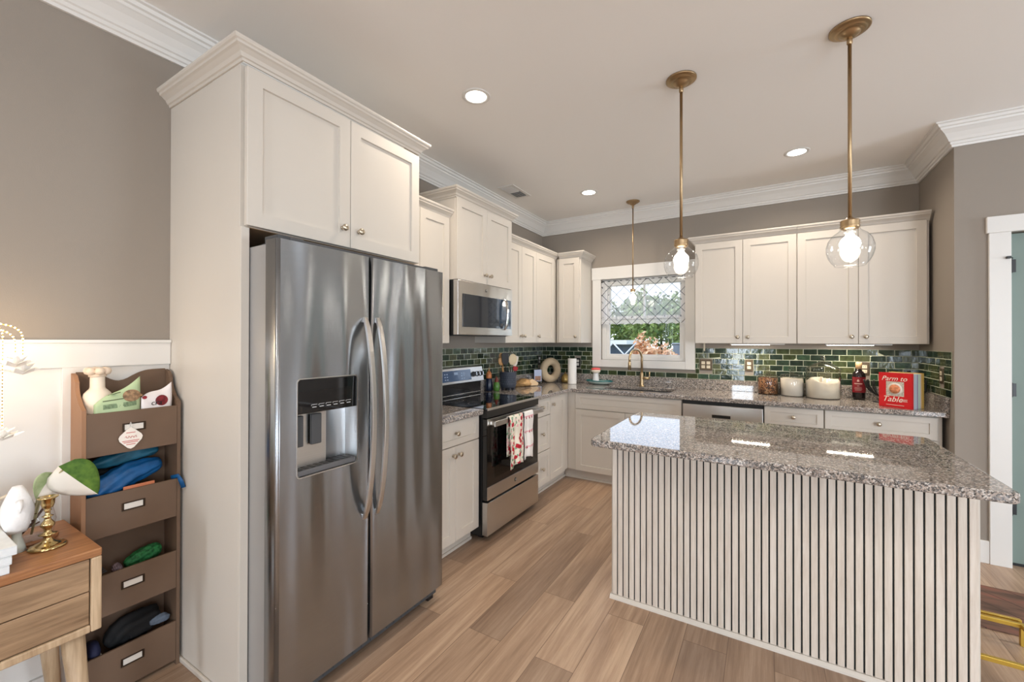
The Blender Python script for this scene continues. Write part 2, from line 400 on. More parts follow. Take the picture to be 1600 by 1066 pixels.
# lace valance on a tension rod
def lace():
    M = Mat('lace'); b = M.b; b.inputs['Base Color'].default_value = S(240, 240, 240); b.inputs['Roughness'].default_value = .9
    t = M.n('TexCoord'); sp = M.n('SeparateXYZ'); M.l(t.outputs['Object'], sp.inputs[0])
    def diag(sgn):
        a = M.n('Math', operation='MULTIPLY'); a.inputs[1].default_value = sgn; M.l(sp.outputs['Z'], a.inputs[0])
        c = M.n('Math', operation='ADD'); M.l(sp.outputs['X'], c.inputs[0]); M.l(a.outputs[0], c.inputs[1])
        k = M.n('Math', operation='MULTIPLY'); k.inputs[1].default_value = 1/.165; M.l(c.outputs[0], k.inputs[0])
        p = M.n('Math', operation='PINGPONG'); p.inputs[1].default_value = .5; M.l(k.outputs[0], p.inputs[0]); return p.outputs[0]
    d1, d2 = diag(1), diag(-1)
    mn = M.n('Math', operation='MINIMUM'); M.l(d1, mn.inputs[0]); M.l(d2, mn.inputs[1])
    ln = M.n('Math', operation='LESS_THAN'); ln.inputs[1].default_value = .028; M.l(mn.outputs[0], ln.inputs[0])
    mxx = M.n('Math', operation='MAXIMUM'); M.l(d1, mxx.inputs[0]); M.l(d2, mxx.inputs[1])
    star = M.n('Math', operation='GREATER_THAN'); star.inputs[1].default_value = .40; M.l(mn.outputs[0], star.inputs[0])
    ad = M.n('Math', operation='MAXIMUM'); M.l(ln.outputs[0], ad.inputs[0])
    vz = M.n('TexVoronoi', i_Scale=60); M.l(t.outputs['Object'], vz.inputs['Vector'])
    lt = M.n('Math', operation='LESS_THAN'); lt.inputs[1].default_value = .45; M.l(vz.outputs['Distance'], lt.inputs[0])
    st = M.n('Math', operation='MULTIPLY'); M.l(star.outputs[0], st.inputs[0]); M.l(lt.outputs[0], st.inputs[1]); M.l(st.outputs[0], ad.inputs[1])
    # dense hems
    h1 = M.n('Math', operation='GREATER_THAN'); h1.inputs[1].default_value = 2.0; M.l(sp.outputs['Z'], h1.inputs[0])
    h2 = M.n('Math', operation='LESS_THAN'); h2.inputs[1].default_value = 1.615; M.l(sp.outputs['Z'], h2.inputs[0])
    h3 = M.n('Math', operation='LESS_THAN'); h3.inputs[1].default_value = .80; M.l(sp.outputs['X'], h3.inputs[0])
    s1 = M.n('Math', operation='ADD'); M.l(h1.outputs[0], s1.inputs[0]); M.l(h2.outputs[0], s1.inputs[1])
    s2 = M.n('Math', operation='ADD'); M.l(s1.outputs[0], s2.inputs[0]); M.l(h3.outputs[0], s2.inputs[1])
    s3 = M.n('Math', operation='MULTIPLY'); s3.inputs[1].default_value = .45; M.l(s2.outputs[0], s3.inputs[0])
    a1 = M.n('Math', operation='MULTIPLY_ADD'); a1.inputs[1].default_value = .4; a1.inputs[2].default_value = .42; M.l(ad.outputs[0], a1.inputs[0])
    a2 = M.n('Math', operation='ADD', use_clamp=True); M.l(a1.outputs[0], a2.inputs[0]); M.l(s3.outputs[0], a2.inputs[1])
    cm = M.n('Mix', data_type='RGBA'); M.l(ad.outputs[0], cm.inputs[0]); cm.inputs[6].default_value = S(246, 246, 248); cm.inputs[7].default_value = S(96, 99, 108)
    df = M.n('BsdfDiffuse'); tl = M.n('BsdfTranslucent'); tp = M.n('BsdfTransparent'); m1 = M.n('MixShader'); m2 = M.n('MixShader')
    M.l(cm.outputs[2], df.inputs[0]); M.l(cm.outputs[2], tl.inputs[0]); m1.inputs[0].default_value = .5; M.l(df.outputs[0], m1.inputs[1]); M.l(tl.outputs[0], m1.inputs[2])
    M.l(a2.outputs[0], m2.inputs[0]); M.l(tp.outputs[0], m2.inputs[1]); M.l(m1.outputs[0], m2.inputs[2])
    M.t.nodes.remove(b); M.l(m2.outputs[0], [n for n in M.t.nodes if n.type == 'OUTPUT_MATERIAL'][0].inputs[0])
    return M.m
cur = thing('lace_valance', 'sheer white lace valance with diamond lattice over the sink window', 'curtain')
bm = bmesh.new(); N = 90; prev = None
for i in range(N+1):
    x = .737+(1.613-.737)*i/N; y = .004+.006*math.sin(i*.9)+.003*math.sin(i*2.3)
    zb = 1.565+.012*abs(math.sin(i*PI/9))
    c = [bm.verts.new((x, y, z)) for z in (2.052, 1.95, 1.8, 1.65, zb)]
    if prev:
        for k in range(4): bm.faces.new([prev[k], c[k], c[k+1], prev[k+1]]).smooth = True
    prev = c
obj('lace_panel', bm, lace(), cur)
bm = bmesh.new(); tube(bm, [(.736, .008, 2.05), (1.614, .008, 2.05)], .004, 8); lathe(bm, [(0, -.01), (.009, -.006), (.009, .006), (0, .01)], (.742, .003, 2.045), 12)
obj('tension_rod', bm, black, cur)

# ---------------------------------------------------------------- outside
ground = P('lawn', S(150, 150, 105), .95, var=.3, vscale=.6)
struct('ground', BX(-60, 60, .3, 90, -.4, -.35), ground)
def leafmat(name, a, b, sc_=3):
    M = Mat(name); nz = M.n('TexNoise', i_Scale=sc_, i_Detail=4); M.l(M.coord(), nz.inputs['Vector'])
    M.l(M.ramp(nz.outputs[0], [(.35, a), (.65, b)]), M.b.inputs['Base Color']); M.b.inputs['Roughness'].default_value = .8; return M.m
pinem = leafmat('pine_green', S(84, 110, 52), S(170, 186, 104), 1.5)
autumn = leafmat('autumn_leaf', S(186, 118, 66), S(244, 196, 150), 6)
barkm = P('bark', S(120, 98, 80), .9, var=.2)
def leafcloud(bm, c, rad, n, s, shape=1.0):
    for _ in range(n):
        d = Vector((random.gauss(0, 1), random.gauss(0, 1), random.gauss(0, 1))).normalized()*(random.random()**.45)
        p = Vector(c)+Vector((d.x*rad[0]*(1-shape*.35*max(0, d.z)), d.y*rad[1], d.z*rad[2]))
        a = Vector((random.gauss(0, 1), random.gauss(0, 1), random.gauss(0, 1))).normalized(); b = a.orthogonal().normalized()
        k = s*random.uniform(.6, 1.3)
        bm.faces.new([bm.verts.new(p+a*k), bm.verts.new(p+b*k*.6), bm.verts.new(p-a*k), bm.verts.new(p-b*k*.6)])
def tree(loc, h, label):
    t = thing('pine_tree', label, 'tree', loc, random.uniform(0, 6), 'pines beyond the yard')
    bm = bmesh.new(); tube(bm, [(0, 0, -.4), (0, 0, h*.9)], [.14, .04], 8); obj('trunk', bm, barkm, t)
    bm = bmesh.new(); leafcloud(bm, (0, 0, h*.58), (1.5, 1.5, h*.46), 1100, .2); obj('crown', bm, pinem, t)
    return t
tr = []
for i in range(3): tr.append(tree((0, 0, 0), 4.6+.5*i, 'tall green pine in the tree line beyond the sink window'))
for i in range(27):
    src = tr[i % 3]; t = src if i < 3 else copy_tree(src)
    row, col = divmod(i, 9)
    t.location = (-12.5+col*3.3+(row % 2)*1.6+random.uniform(-.1, .1), 29+row*3.4, 0); t.rotation_euler = (0, 0, random.uniform(0, 6)); s = random.uniform(.95, 1.04); t.scale = (s, s, s)
bm = bmesh.new()
for c, rr in (((.22, 4.6, .95), (.32, .4, .55)), ((.0, 4.7, 1.05), (.22, .3, .58)), ((.5, 4.6, .85), (.32, .4, .55)), ((-.12, 4.7, .6), (.25, .4, .6)), ((.62, 4.7, .7), (.25, .4, .5))): leafcloud(bm, c, rr, 420, .045)
sh = thing('autumn_shrub', 'orange and copper leafed shrub seen through the sink window', 'shrub')
obj('foliage', bm, autumn, sh)
bm = bmesh.new()
for i in range(7): tube(bm, [(.1+.04*i, 4.7, -.38), (-.1+.12*i, 4.7, .8)], .012, 6)
obj('stem', bm, barkm, sh)
# white X-railing and shed to the left of the shrub
rl = thing('yard_railing', 'white criss cross wooden railing outside behind the sink window', 'railing')
bm = bmesh.new(); Y = 2.3
for x0 in (-.62, -.24, .14):
    for s in (1, -1):
        a = Vector((x0, Y, .96 if s > 0 else 1.36)); b = Vector((x0+.38, Y, 1.36 if s > 0 else .96)); tube(bm, [a, b], .012, 4)
obj('lattice', bm, trimw, rl)
bm = bmesh.new(); box(bm, -.66, .56, Y-.03, Y+.03, .91, .95); box(bm, -.66, -.62, Y-.03, Y+.03, -.35, 1.36); box(bm, .52, .56, Y-.03, Y+.03, -.35, 1.0)
obj('frame', bm, trimw, rl)
sd = thing('garden_shed', 'low dark shed with pale roof outside left of the shrub', 'shed')
obj('wall', BX(-5.5, -2.25, 11, 13.5, -.35, 1.27), P('shed_dark', S(72, 80, 92), .7), sd)
obj('roof', BX(-5.7, -2.05, 10.8, 13.7, 1.27, 1.43), P('shed_roof', S(225, 222, 216), .6), sd)
sd = thing('grey_utility_box', 'grey utility enclosure outside to the right of the shrub', 'utility box')
obj('cabinet_body', BX(.52, .80, 5.4, 5.7, -.35, 1.32), P('utility_grey', S(120, 128, 138), .6), sd, bevel=.02)
obj('lid', BX(.50, .82, 5.38, 5.72, 1.32, 1.35), P('utility_lid', S(150, 156, 162), .6), sd, bevel=.01)

# ---------------------------------------------------------------- cabinetry
CAB = [(0, 0), (.006, 0), (.008, .01), (.014, .013), (.02, .026), (.034, .038), (.042, .042), (.044, .05), (.05, .054), (.053, .06), (.053, .068), (0, .068)]
def shaker(u0, u1, v0, v1, y, t=.02, f=.057, g=.0015):
    """shaker front facing -y whose back lies at y"""
    bm = bmesh.new(); u0 += g; u1 -= g; v0 += g; v1 -= g
    def R(i, yy): return [(u0+i, yy, v0+i), (u1-i, yy, v0+i), (u1-i, yy, v1-i), (u0+i, yy, v1-i)]
    rings_loft(bm, [R(0, y), R(0, y-t+.0015), R(.0015, y-t), R(f, y-t), R(f+.0015, y-t+.009)])
    return bm
def knob(parent, u, v, y, m=nickel):
    bm = bmesh.new()
    lathe(bm, [(0, 0), (.009, 0), (.008, .003), (.0055, .006), (.0055, .014), (.012, .018), (.0155, .023), (.0145, .028), (.008, .031), (0, .032)], (0, 0, 0), 20, Matrix.Translation((u, y, v)) @ Matrix.Rotation(PI/2, 4, 'X'))
    return obj('knob', bm, m, parent)
def cabinet(name, label, cat, loc, rz, w, depth, z0, z1, fronts, toe=False, crown=None, crown_h=None, group=None, stile=None, toe_ends=(0, 0)):
    """local: x along the wall 0..w, wall at y=0, face at y=-depth (front plane of the doors)"""
    t = thing(name, label, cat, loc, rz, group)
    bm = bmesh.new(); T = .018; yb = -depth+.0205
    zb = z0
    # carcass as a real box with a recessed underside for wall units
    if name.startswith('sink'):
        box(bm, 0, w, yb, -.001, zb, .69); box(bm, 0, w, yb, yb+.02, .69, z1); box(bm, 0, .02, yb+.02, -.001, .69, z1); box(bm, w-.02, w, yb+.02, -.001, .69, z1)
    else: box(bm, 0, w, yb, -.001, zb, z1)
    b = obj('body', bm, cream, t, bevel=.0008, seg=1)
    if toe:
        bm = bmesh.new(); box(bm, toe_ends[0], w, -depth+.075, -depth+.1, .0, z0); box(bm, toe_ends[0], w, -depth+.065, -depth+.075, .0, .018)
        obj('toe_kick', bm, cream, t)
    for fr in fronts:
        kind, u0, u1, v0, v1 = fr[:5]
        fo = obj(kind, shaker(u0, u1, v0, v1, yb-.0005, f=fr[6] if len(fr) > 6 else .057), cream, t)
        if fr[5]: knob(fo, fr[5][0], fr[5][1], yb-.0205)
    if crown:
        l, r, zc = crown; k = (crown_h or .068)/.068
        path = []
        if l is not None: path.append((0, -l))
        path += [(0, yb-.006), (w, yb-.006)]
        if r is not None: path.append((w, -r))
        bm = bmesh.new(); sweep(bm, path, [(o*k+.0005, zc+z*k) for o, z in CAB]); obj('crown_moulding', bm, cream, t)
    return t

# fridge enclosure
tp = thing('tall_end_panel', 'full height cream end panel on the left side of the fridge', 'panel')
obj('panel', BX(.001, .606, -3.7034, -3.685, .0, 2.436), cream, tp, bevel=.001)
obj('front_stile', BX(.6065, .618, -3.7034, -3.674, .0, 1.818), cream, tp, bevel=.001)
bm = bmesh.new(); box(bm, .03, .606, -3.715, -3.7036, 0, .02); obj('shoe_moulding', bm, cream, tp, bevel=.004)
W = -2.779+3.684
c = cabinet('over_fridge_cabinet', 'deep cream two door cabinet above the steel fridge', 'cabinet', (0, -3.684, 0), LEFT, W, .6403, 1.8204, 2.436,
        [('door', -.012, .449, 1.8204, 2.4246, (.404, 1.905)), ('door', .449, W, 1.8204, 2.4246, (.494, 1.905))])
bm = bmesh.new(); sweep(bm, [(.018+.0-.037, -.001), (.018-.037, -.626), (W, -.626), (W, -.001)], [(o+.0005, 2.4365+z*.95) for o, z in CAB]); obj('crown_moulding', bm, cream, c)
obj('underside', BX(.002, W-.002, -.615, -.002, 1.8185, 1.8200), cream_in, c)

# left run uppers
cabinet('upper_cabinet', 'narrow cream wall cabinet between the fridge and the microwave cabinet', 'cabinet', (0, -2.765, 0), LEFT, .621, .337, 1.3686, 2.286,
        [('door', .0, .31, 1.3686, 2.2821, (.27, 1.44)), ('door', .31, .617, 1.3686, 2.2821, (.35, 1.44))], crown=(None, None, 2.268))
cabinet('microwave_cabinet', 'cream two door cabinet above the microwave, raised higher than its neighbours', 'cabinet', (0, -2.1425, 0), LEFT, .762, .4014, 1.834, 2.436,
        [('door', 0, .381, 1.834, 2.4292, (.345, 1.905)), ('door', .381, .762, 1.834, 2.4292, (.417, 1.905))], crown=(.001, .001, 2.43), crown_h=.066)
cabinet('upper_cabinet', 'cream two door wall cabinet just right of the microwave', 'cabinet', (0, -1.379, 0), LEFT, .583, .337, 1.3686, 2.286,
        [('door', 0, .292, 1.3686, 2.2821, (.262, 1.435)), ('door', .292, .583, 1.3686, 2.2821, (.322, 1.435))], crown=(None, None, 2.275))
c = cabinet('upper_cabinet', 'cream single door wall cabinet in the room corner on the range wall', 'cabinet', (0, -.795, 0), LEFT, .794, .337, 1.3686, 2.286,
        [('door', 0, .42, 1.3686, 2.2821, (.03, 1.435))])
bm = bmesh.new(); sweep(bm, [(0, -.322), (.794-.322, -.322)], [(o+.0005, 2.275+z) for o, z in CAB]); obj('crown_moulding', bm, cream, c)
c = cabinet('upper_cabinet', 'narrow cream wall cabinet just left of the sink window', 'cabinet', (.338, 0, 0), 0, .283, .337, 1.3686, 2.286,
        [('door', .03, .268, 1.3686, 2.2821, (.235, 1.435))])
bm = bmesh.new(); sweep(bm, [(.038, -.322), (.283, -.322), (.283, -.001)], [(o+.0005, 2.275+z) for o, z in CAB]); obj('crown_moulding', bm, cream, c)
# right back uppers
cabinet('upper_cabinet', 'cream two door wall cabinet right beside the sink window', 'cabinet', (1.749, 0, 0), 0, .781, .337, 1.3686, 2.286,
        [('door', .001, .387, 1.3686, 2.2821, (.348, 1.425)), ('door', .387, .779, 1.3686, 2.2821, (.426, 1.425))], crown=(.001, None, 2.275))
cabinet('upper_cabinet', 'cream two door wall cabinet at the right end, above the red book', 'cabinet', (2.531, 0, 0), 0, .804, .337, 1.3686, 2.286,
        [('door', .001, .396, 1.3686, 2.2821, (.352, 1.425)), ('door', .396, .79, 1.3686, 2.2821, (.44, 1.425))], crown=(None, None, 2.275))
# base units: left run
F = .035
cabinet('base_cabinet', 'cream base cabinet with one drawer and two doors between fridge and range', 'cabinet', (0, -2.765, 0), LEFT, .612, .61, .10, .878,
        [('drawer', .10, .609, .715, .872, (.355, .793), .04), ('door', .10, .355, .10, .712, (.325, .655)), ('door', .355, .609, .10, .712, (.385, .655))], toe=True)
cabinet('drawer_base_cabinet', 'narrow cream cabinet of three drawers right of the range', 'cabinet', (0, -1.382, 0), LEFT, .348, .61, .10, .878,
        [('drawer', .004, .347, .715, .872, (.175, .80), .04), ('drawer', .004, .347, .405, .712, (.175, .56), .05), ('drawer', .004, .347, .10, .402, (.175, .25), .05)], toe=True)
cabinet('base_cabinet', 'cream base cabinet with one tall door in the inside corner by the range', 'cabinet', (0, -1.033, 0), LEFT, .49, .61, .10, .878,
        [('door', .001, .335, .10, .872, (.04, .80))], toe=True)
# base units: back run
cabinet('sink_base_cabinet', 'cream sink base cabinet with false drawer front above two doors', 'cabinet', (.591, 0, 0), 0, 1.089, .61, .10, .878,
        [('false_front', .09, 1.086, .715, .872, None, .045), ('door', .09, .588, .10, .712, None), ('door', .588, 1.086, .10, .712, None)], toe=True, toe_ends=(-.055, 0))
cabinet('base_cabinet', 'narrow cream base cabinet right of the dishwasher', 'cabinet', (2.296, 0, 0), 0, .388, .61, .10, .878,
        [('drawer', .002, .386, .715, .872, (.194, .80), .04), ('door', .002, .386, .10, .712, (.05, .66))], toe=True)
cabinet('base_cabinet', 'wide cream base cabinet under the red book at the counter end', 'cabinet', (2.686, 0, 0), 0, .645, .61, .10, .878,
        [('drawer', .002, .62, .715, .872, (.31, .80), .04), ('door', .002, .31, .10, .712, (.27, .66)), ('door', .31, .62, .10, .712, (.35, .66))], toe=True)

# ---------------------------------------------------------------- worktops
def slab(name, polys, holes, z0, z1, label, cat, bevel=.006):
    bm = bmesh.new()
    edges = []
    for loop in [polys]+holes:
        vs = [bm.verts.new((x, y, z0)) for x, y in loop]
        edges += [bm.edges.new((vs[i], vs[(i+1) % len(vs)])) for i in range(len(vs))]
    r = bmesh.ops.triangle_fill(bm, edges=edges, use_beauty=True)
    fs = [f for f in bm.faces]
    e = bmesh.ops.extrude_face_region(bm, geom=fs)
    bmesh.ops.translate(bm, verts=[v for v in e['geom'] if isinstance(v, bmesh.types.BMVert)], vec=(0, 0, z1-z0))
    bmesh.ops.dissolve_limit(bm, angle_limit=.01, verts=bm.verts, edges=bm.edges)
    t = thing(name, label, cat)
    o = obj('slab', bm, gran, t, bevel=bevel, seg=3); return t
rr = .055
hole = [(x, y) for x, y in arc(.91+rr, -.13-rr, rr, PI/2, PI, 4)+arc(.91+rr, -.50+rr, rr, PI, 1.5*PI, 4)+arc(1.56-rr, -.50+rr, rr, 1.5*PI, 2*PI, 4)+arc(1.56-rr, -.13-rr, rr, 0, PI/2, 4)]
t = slab('granite_worktop', [(.001, -1.3805), (.645, -1.3805), (.645, -.645), (3.338, -.645), (3.338, -.001), (.001, -.001)], [hole], .8795, .9148,
         'speckled grey granite L shaped worktop around the sink and right of range', 'worktop')
bm = bmesh.new()
box(bm, .022, 3.331, -.021, -.001, .915, 1.0147); box(bm, .001, .0215, -1.3805, -.001, .915, 1.0147); box(bm, 3.3315, 3.3525, -.645, -.001, .8795, 1.0147)
obj('upstand', bm, gran, t, bevel=.002)
t = slab('granite_worktop', [(.001, -2.765), (.645, -2.765), (.645, -2.151), (.001, -2.151)], [], .8795, .9148,
         'short speckled granite worktop between the fridge and the range', 'worktop')
obj('upstand', BX(.001, .0215, -2.765, -2.151, .915, 1.0147), gran, t, bevel=.002)

# tiles
def tiles(name, axis, a0, a1, z0, z1, place, label, skip=(), off0=0):
    """place(u, z, d) -> point, d = distance out of the wall"""
    t = thing(name, label, 'tiled backsplash')
    TW, TH, G = .1016, .0508, .0034
    bm = bmesh.new(); bg_ = bmesh.new(); row = 0; z = z0
    def cellblocks(u0, u1, zz0, zz1):
        segs = [(u0, u1)]
        for s0, s1, sz0, sz1 in skip:
            if zz1 > sz0+.002 and zz0 < sz1-.002:
                ns = []
                for p, q in segs:
                    if q <= s0 or p >= s1: ns.append((p, q))
                    else:
                        if p < s0: ns.append((p, s0))
                        if q > s1: ns.append((s1, q))
                segs = ns
        return [s for s in segs if s[1]-s[0] > .008]
    while z < z1-.01:
        zt = min(z+TH, z1); u = a0-off0-(TW/2 if row % 2 else 0)
        while u < a1:
            for p, q in cellblocks(max(u, a0), min(u+TW, a1), z, zt):
                g = G/2; b = .0015; D = .006; mi = random.choices(range(5), (4, 3, 4, 2, 1))[0]
                tl = [random.gauss(0, .0005) for _ in range(3)]
                def pt(uu, zz, d):
                    fu = (uu-(p+q)/2)/TW; fz = (zz-(z+zt)/2)/TH
                    return place(uu, zz, d+(tl[0]*fu*2+tl[1]*fz*2 if d > .002 else 0))
                def R(i, d): return [pt(p+g+i, z+g+i, d), pt(q-g-i, z+g+i, d), pt(q-g-i, zt-g-i, d), pt(p+g+i, zt-g-i, d)]
                RR = [[bm.verts.new(v) for v in R(0, .0015)], [bm.verts.new(v) for v in R(0, D-b)], [bm.verts.new(v) for v in R(b, D)]]
                for A, B in zip(RR, RR[1:]):
                    for k in range(4): bm.faces.new([A[k], A[(k+1) % 4], B[(k+1) % 4], B[k]]).material_index = mi
                bm.faces.new(RR[-1]).material_index = mi
            for p, q in cellblocks(max(u, a0), min(u+TW, a1), z, zt):
                vs = [bg_.verts.new(place(*c)) for c in ((p, z, .0035), (q, z, .0035), (q, zt, .0035), (p, zt, .0035))]; bg_.faces.new(vs)
            u += TW
        z = zt; row += 1
    obj('tile_field', bm, tilem, t)
    gt = obj('grout_bed', bg_, grout, t)
    so = gt.modifiers.new('solid', 'SOLIDIFY'); so.thickness = .0025; so.offset = 0
    return t
ZT = 1.321
tiles('tile_backsplash', 'x', .003, 3.352, 1.0152, ZT, lambda u, z, d: (u, -d, z), 'glossy green brick tile backsplash on the window wall',
      skip=[(.637, 1.709, 1.1015, 3), (1.746, 1.862, 1.106, 1.206), (2.14, 2.21, 1.106, 1.214), (2.98, 3.05, 1.104, 1.212), (.423, .493, 1.08, 1.20)])
tiles('tile_backsplash', 'y', -2.765, -.0085, 1.0152, ZT, lambda u, z, d: (d, u, z), 'glossy green brick tile backsplash behind the range', skip=[(-.128, -.058, 1.10, 1.22)])
tiles('tile_backsplash', 'y', -.69, -.0085, 1.0152, ZT, lambda u, z, d: (3.354-d, u, z), 'short green tile backsplash on the side wall by the books', skip=[(-.5565, -.4715, 1.09, 1.21)])

# outlets (plate lies in a gap of the tile)
def outlet(loc, rz, w, label, m_plate, n=1, m_in=None):
    t = thing('wall_outlet', label, 'outlet', loc, rz)
    obj('cover_plate', BX(-w/2, w/2, -.009, -.001, -.053, .053), m_plate, t, bevel=.003)
    for i in range(n):
        cx = (i-(n-1)/2)*.046
        bm = bmesh.new()
        for s in (1, -1):
            box(bm, cx-.016, cx+.016, -.0115, -.0092, s*.0195-.014, s*.0195+.014)
        o = obj('receptacle', bm, m_in or white, t, bevel=.002)
        bm = bmesh.new()
        for s in (1, -1):
            for q in (1, -1): box(bm, cx+q*.006-.001, cx+q*.006+.001, -.0122, -.0116, s*.0195-.004, s*.0195+.005)
        obj('slot', bm, black, o)
    return t
ivory = P('ivory_plastic', S(226, 214, 190), .4)
outlet((1.804, 0, 1.156), 0, .11, 'bronze two gang outlet plate on the tiles beside the window', bronze, 2, ivory)
outlet((2.175, 0, 1.16), 0, .064, 'bronze outlet plate on the tiles left of the brown granola jar', bronze, 1, ivory)
outlet((3.015, 0, 1.158), 0, .064, 'bronze outlet plate on the tiles behind the wine bottle', bronze, 1, ivory)
outlet((3.354, -.514, 1.15), -LEFT, .08, 'bronze outlet plate on the side wall tiles above the books', bronze, 1, ivory)
outlet((.458, 0, 1.14), 0, .064, 'dark outlet plate on the tiles behind the paper towel roll', black, 1, white)
outlet((0, -.093, 1.16), LEFT, .064, 'dark outlet plate on the range wall tiles near the corner', black, 1, white)

# under-cabinet light bars
for x0, lab in ((2.03, 'slim lit light bar under the wall cabinet beside the window'), (2.73, 'slim lit light bar under the wall cabinet at the right end')):
    t = thing('under_cabinet_light', lab, 'light bar', (x0, -.2, 1.3676))
    obj('housing', BX(0, .42, -.022, .022, -.010, 0), trimw, t, bevel=.002)
    obj('diffuser', BX(.012, .31, -.008, .008, -.013, -.0102), ledm, t)
light('under_cabinet_glow_a', 'AREA', (2.19, -.2, 1.352), 2.6, WARM, (0, 0, 0), .29, .008)
light('under_cabinet_glow_b', 'AREA', (2.89, -.2, 1.352), 2.6, WARM, (0, 0, 0), .29, .008)
bm = bmesh.new(); box(bm, 1.795, 1.808, -.10, -.09, 1.30, 1.3676); lathe(bm, [(0, 0), (.007, .004), (.007, .02), (0, .024)], (1.8015, -.095, 1.29), 12)
tag(obj('cabinet_hook', bm, ivory), 'small pale hook hanging under the cabinet beside the window', 'hook')


# ---------------------------------------------------------------- ceiling fixtures
def thin_glass(name, tint=(1, 1, 1, 1), rough=0.0, edge=1.0):
    M = Mat(name); M.t.nodes.remove(M.b)
    o = [n for n in M.t.nodes if n.type == 'OUTPUT_MATERIAL'][0]
    tr = M.n('BsdfTransparent'); tr.inputs[0].default_value = tint; gl = M.n('BsdfGlossy'); gl.inputs['Roughness'].default_value = rough
    lw = M.n('LayerWeight'); lw.inputs[0].default_value = .5
    pw = M.n('Math', operation='POWER'); pw.inputs[1].default_value = 3.2; M.l(lw.outputs['Facing'], pw.inputs[0])
    mu = M.n('Math', operation='MULTIPLY_ADD', use_clamp=True); mu.inputs[1].default_value = .55*edge; mu.inputs[2].default_value = .045; M.l(pw.outputs[0], mu.inputs[0])
    mx = M.n('MixShader'); M.l(mu.outputs[0], mx.inputs[0]); M.l(tr.outputs[0], mx.inputs[1]); M.l(gl.outputs[0], mx.inputs[2]); M.l(mx.outputs[0], o.inputs[0])
    return M.m
tglass = thin_glass('thin_clear_glass', (.96, .97, .98, 1), 0, 1.3)
jglass = thin_glass('jar_glass', (.88, .87, .84, 1), 0.05, 3.0)
pglass = thin_glass('pane_glass', (1, 1, 1, 1), 0, .8)
for o in bpy.data.objects:
    if o.name.split('.')[0] == 'pane': o.data.materials[0] = pglass
tealg = thin_glass('teal_glass', (.25, .62, .62, 1), 0, 1.6)

def can_light(x, y, label, vis=True, e=8):
    t = thing('recessed_light', label, 'ceiling light', (x, y, CZ-.0005))
    bm = bmesh.new(); lathe(bm, [(.058, .0), (.060, -.004), (.078, -.003), (.082, -.0005), (.082, 0)], (0, 0, 0), 40); obj('trim_ring', bm, trimw, t)
    bm = bmesh.new(); lathe(bm, [(0, -.0015), (.058, -.0015)], (0, 0, 0), 40); obj('diffuser', bm, canm, t)
    l = light('recessed_light_glow', 'AREA', (x, y, CZ-.006), e, (1, .86, .70), (0, 0, 0), .11); l.data.spread = math.radians(150)
can_light(.886, -2.578, 'round lit recessed light above the fridge aisle, nearest to the fridge')
can_light(.879, -.768, 'round lit recessed light near the ceiling vent and range corner')
can_light(2.507, -.781, 'round lit recessed light between the two large pendants')
for x, y in ((2.5, -4.6), (5.0, -2.6), (.9, -5.0), (5.0, -5.2), (2.5, -7.2), (5.0, -7.6)):  # ceiling lamps added out of view for more room light
    l = light('recessed_light_glow', 'AREA', (x, y, CZ-.006), 8, (1, .92, .82), (0, 0, 0), .11); l.data.spread = math.radians(150)
    bm = bmesh.new(); lathe(bm, [(0, -.003), (.058, -.003), (.060, -.004), (.078, -.003), (.082, -.0005), (.082, 0)], (0, 0, 0), 24)
    o = obj('recessed_light', bm, trimw, loc=(x, y, CZ-.0005)); tag(o, 'round ceiling light added out of view to brighten the room', 'ceiling light', 'added ceiling lights out of view')

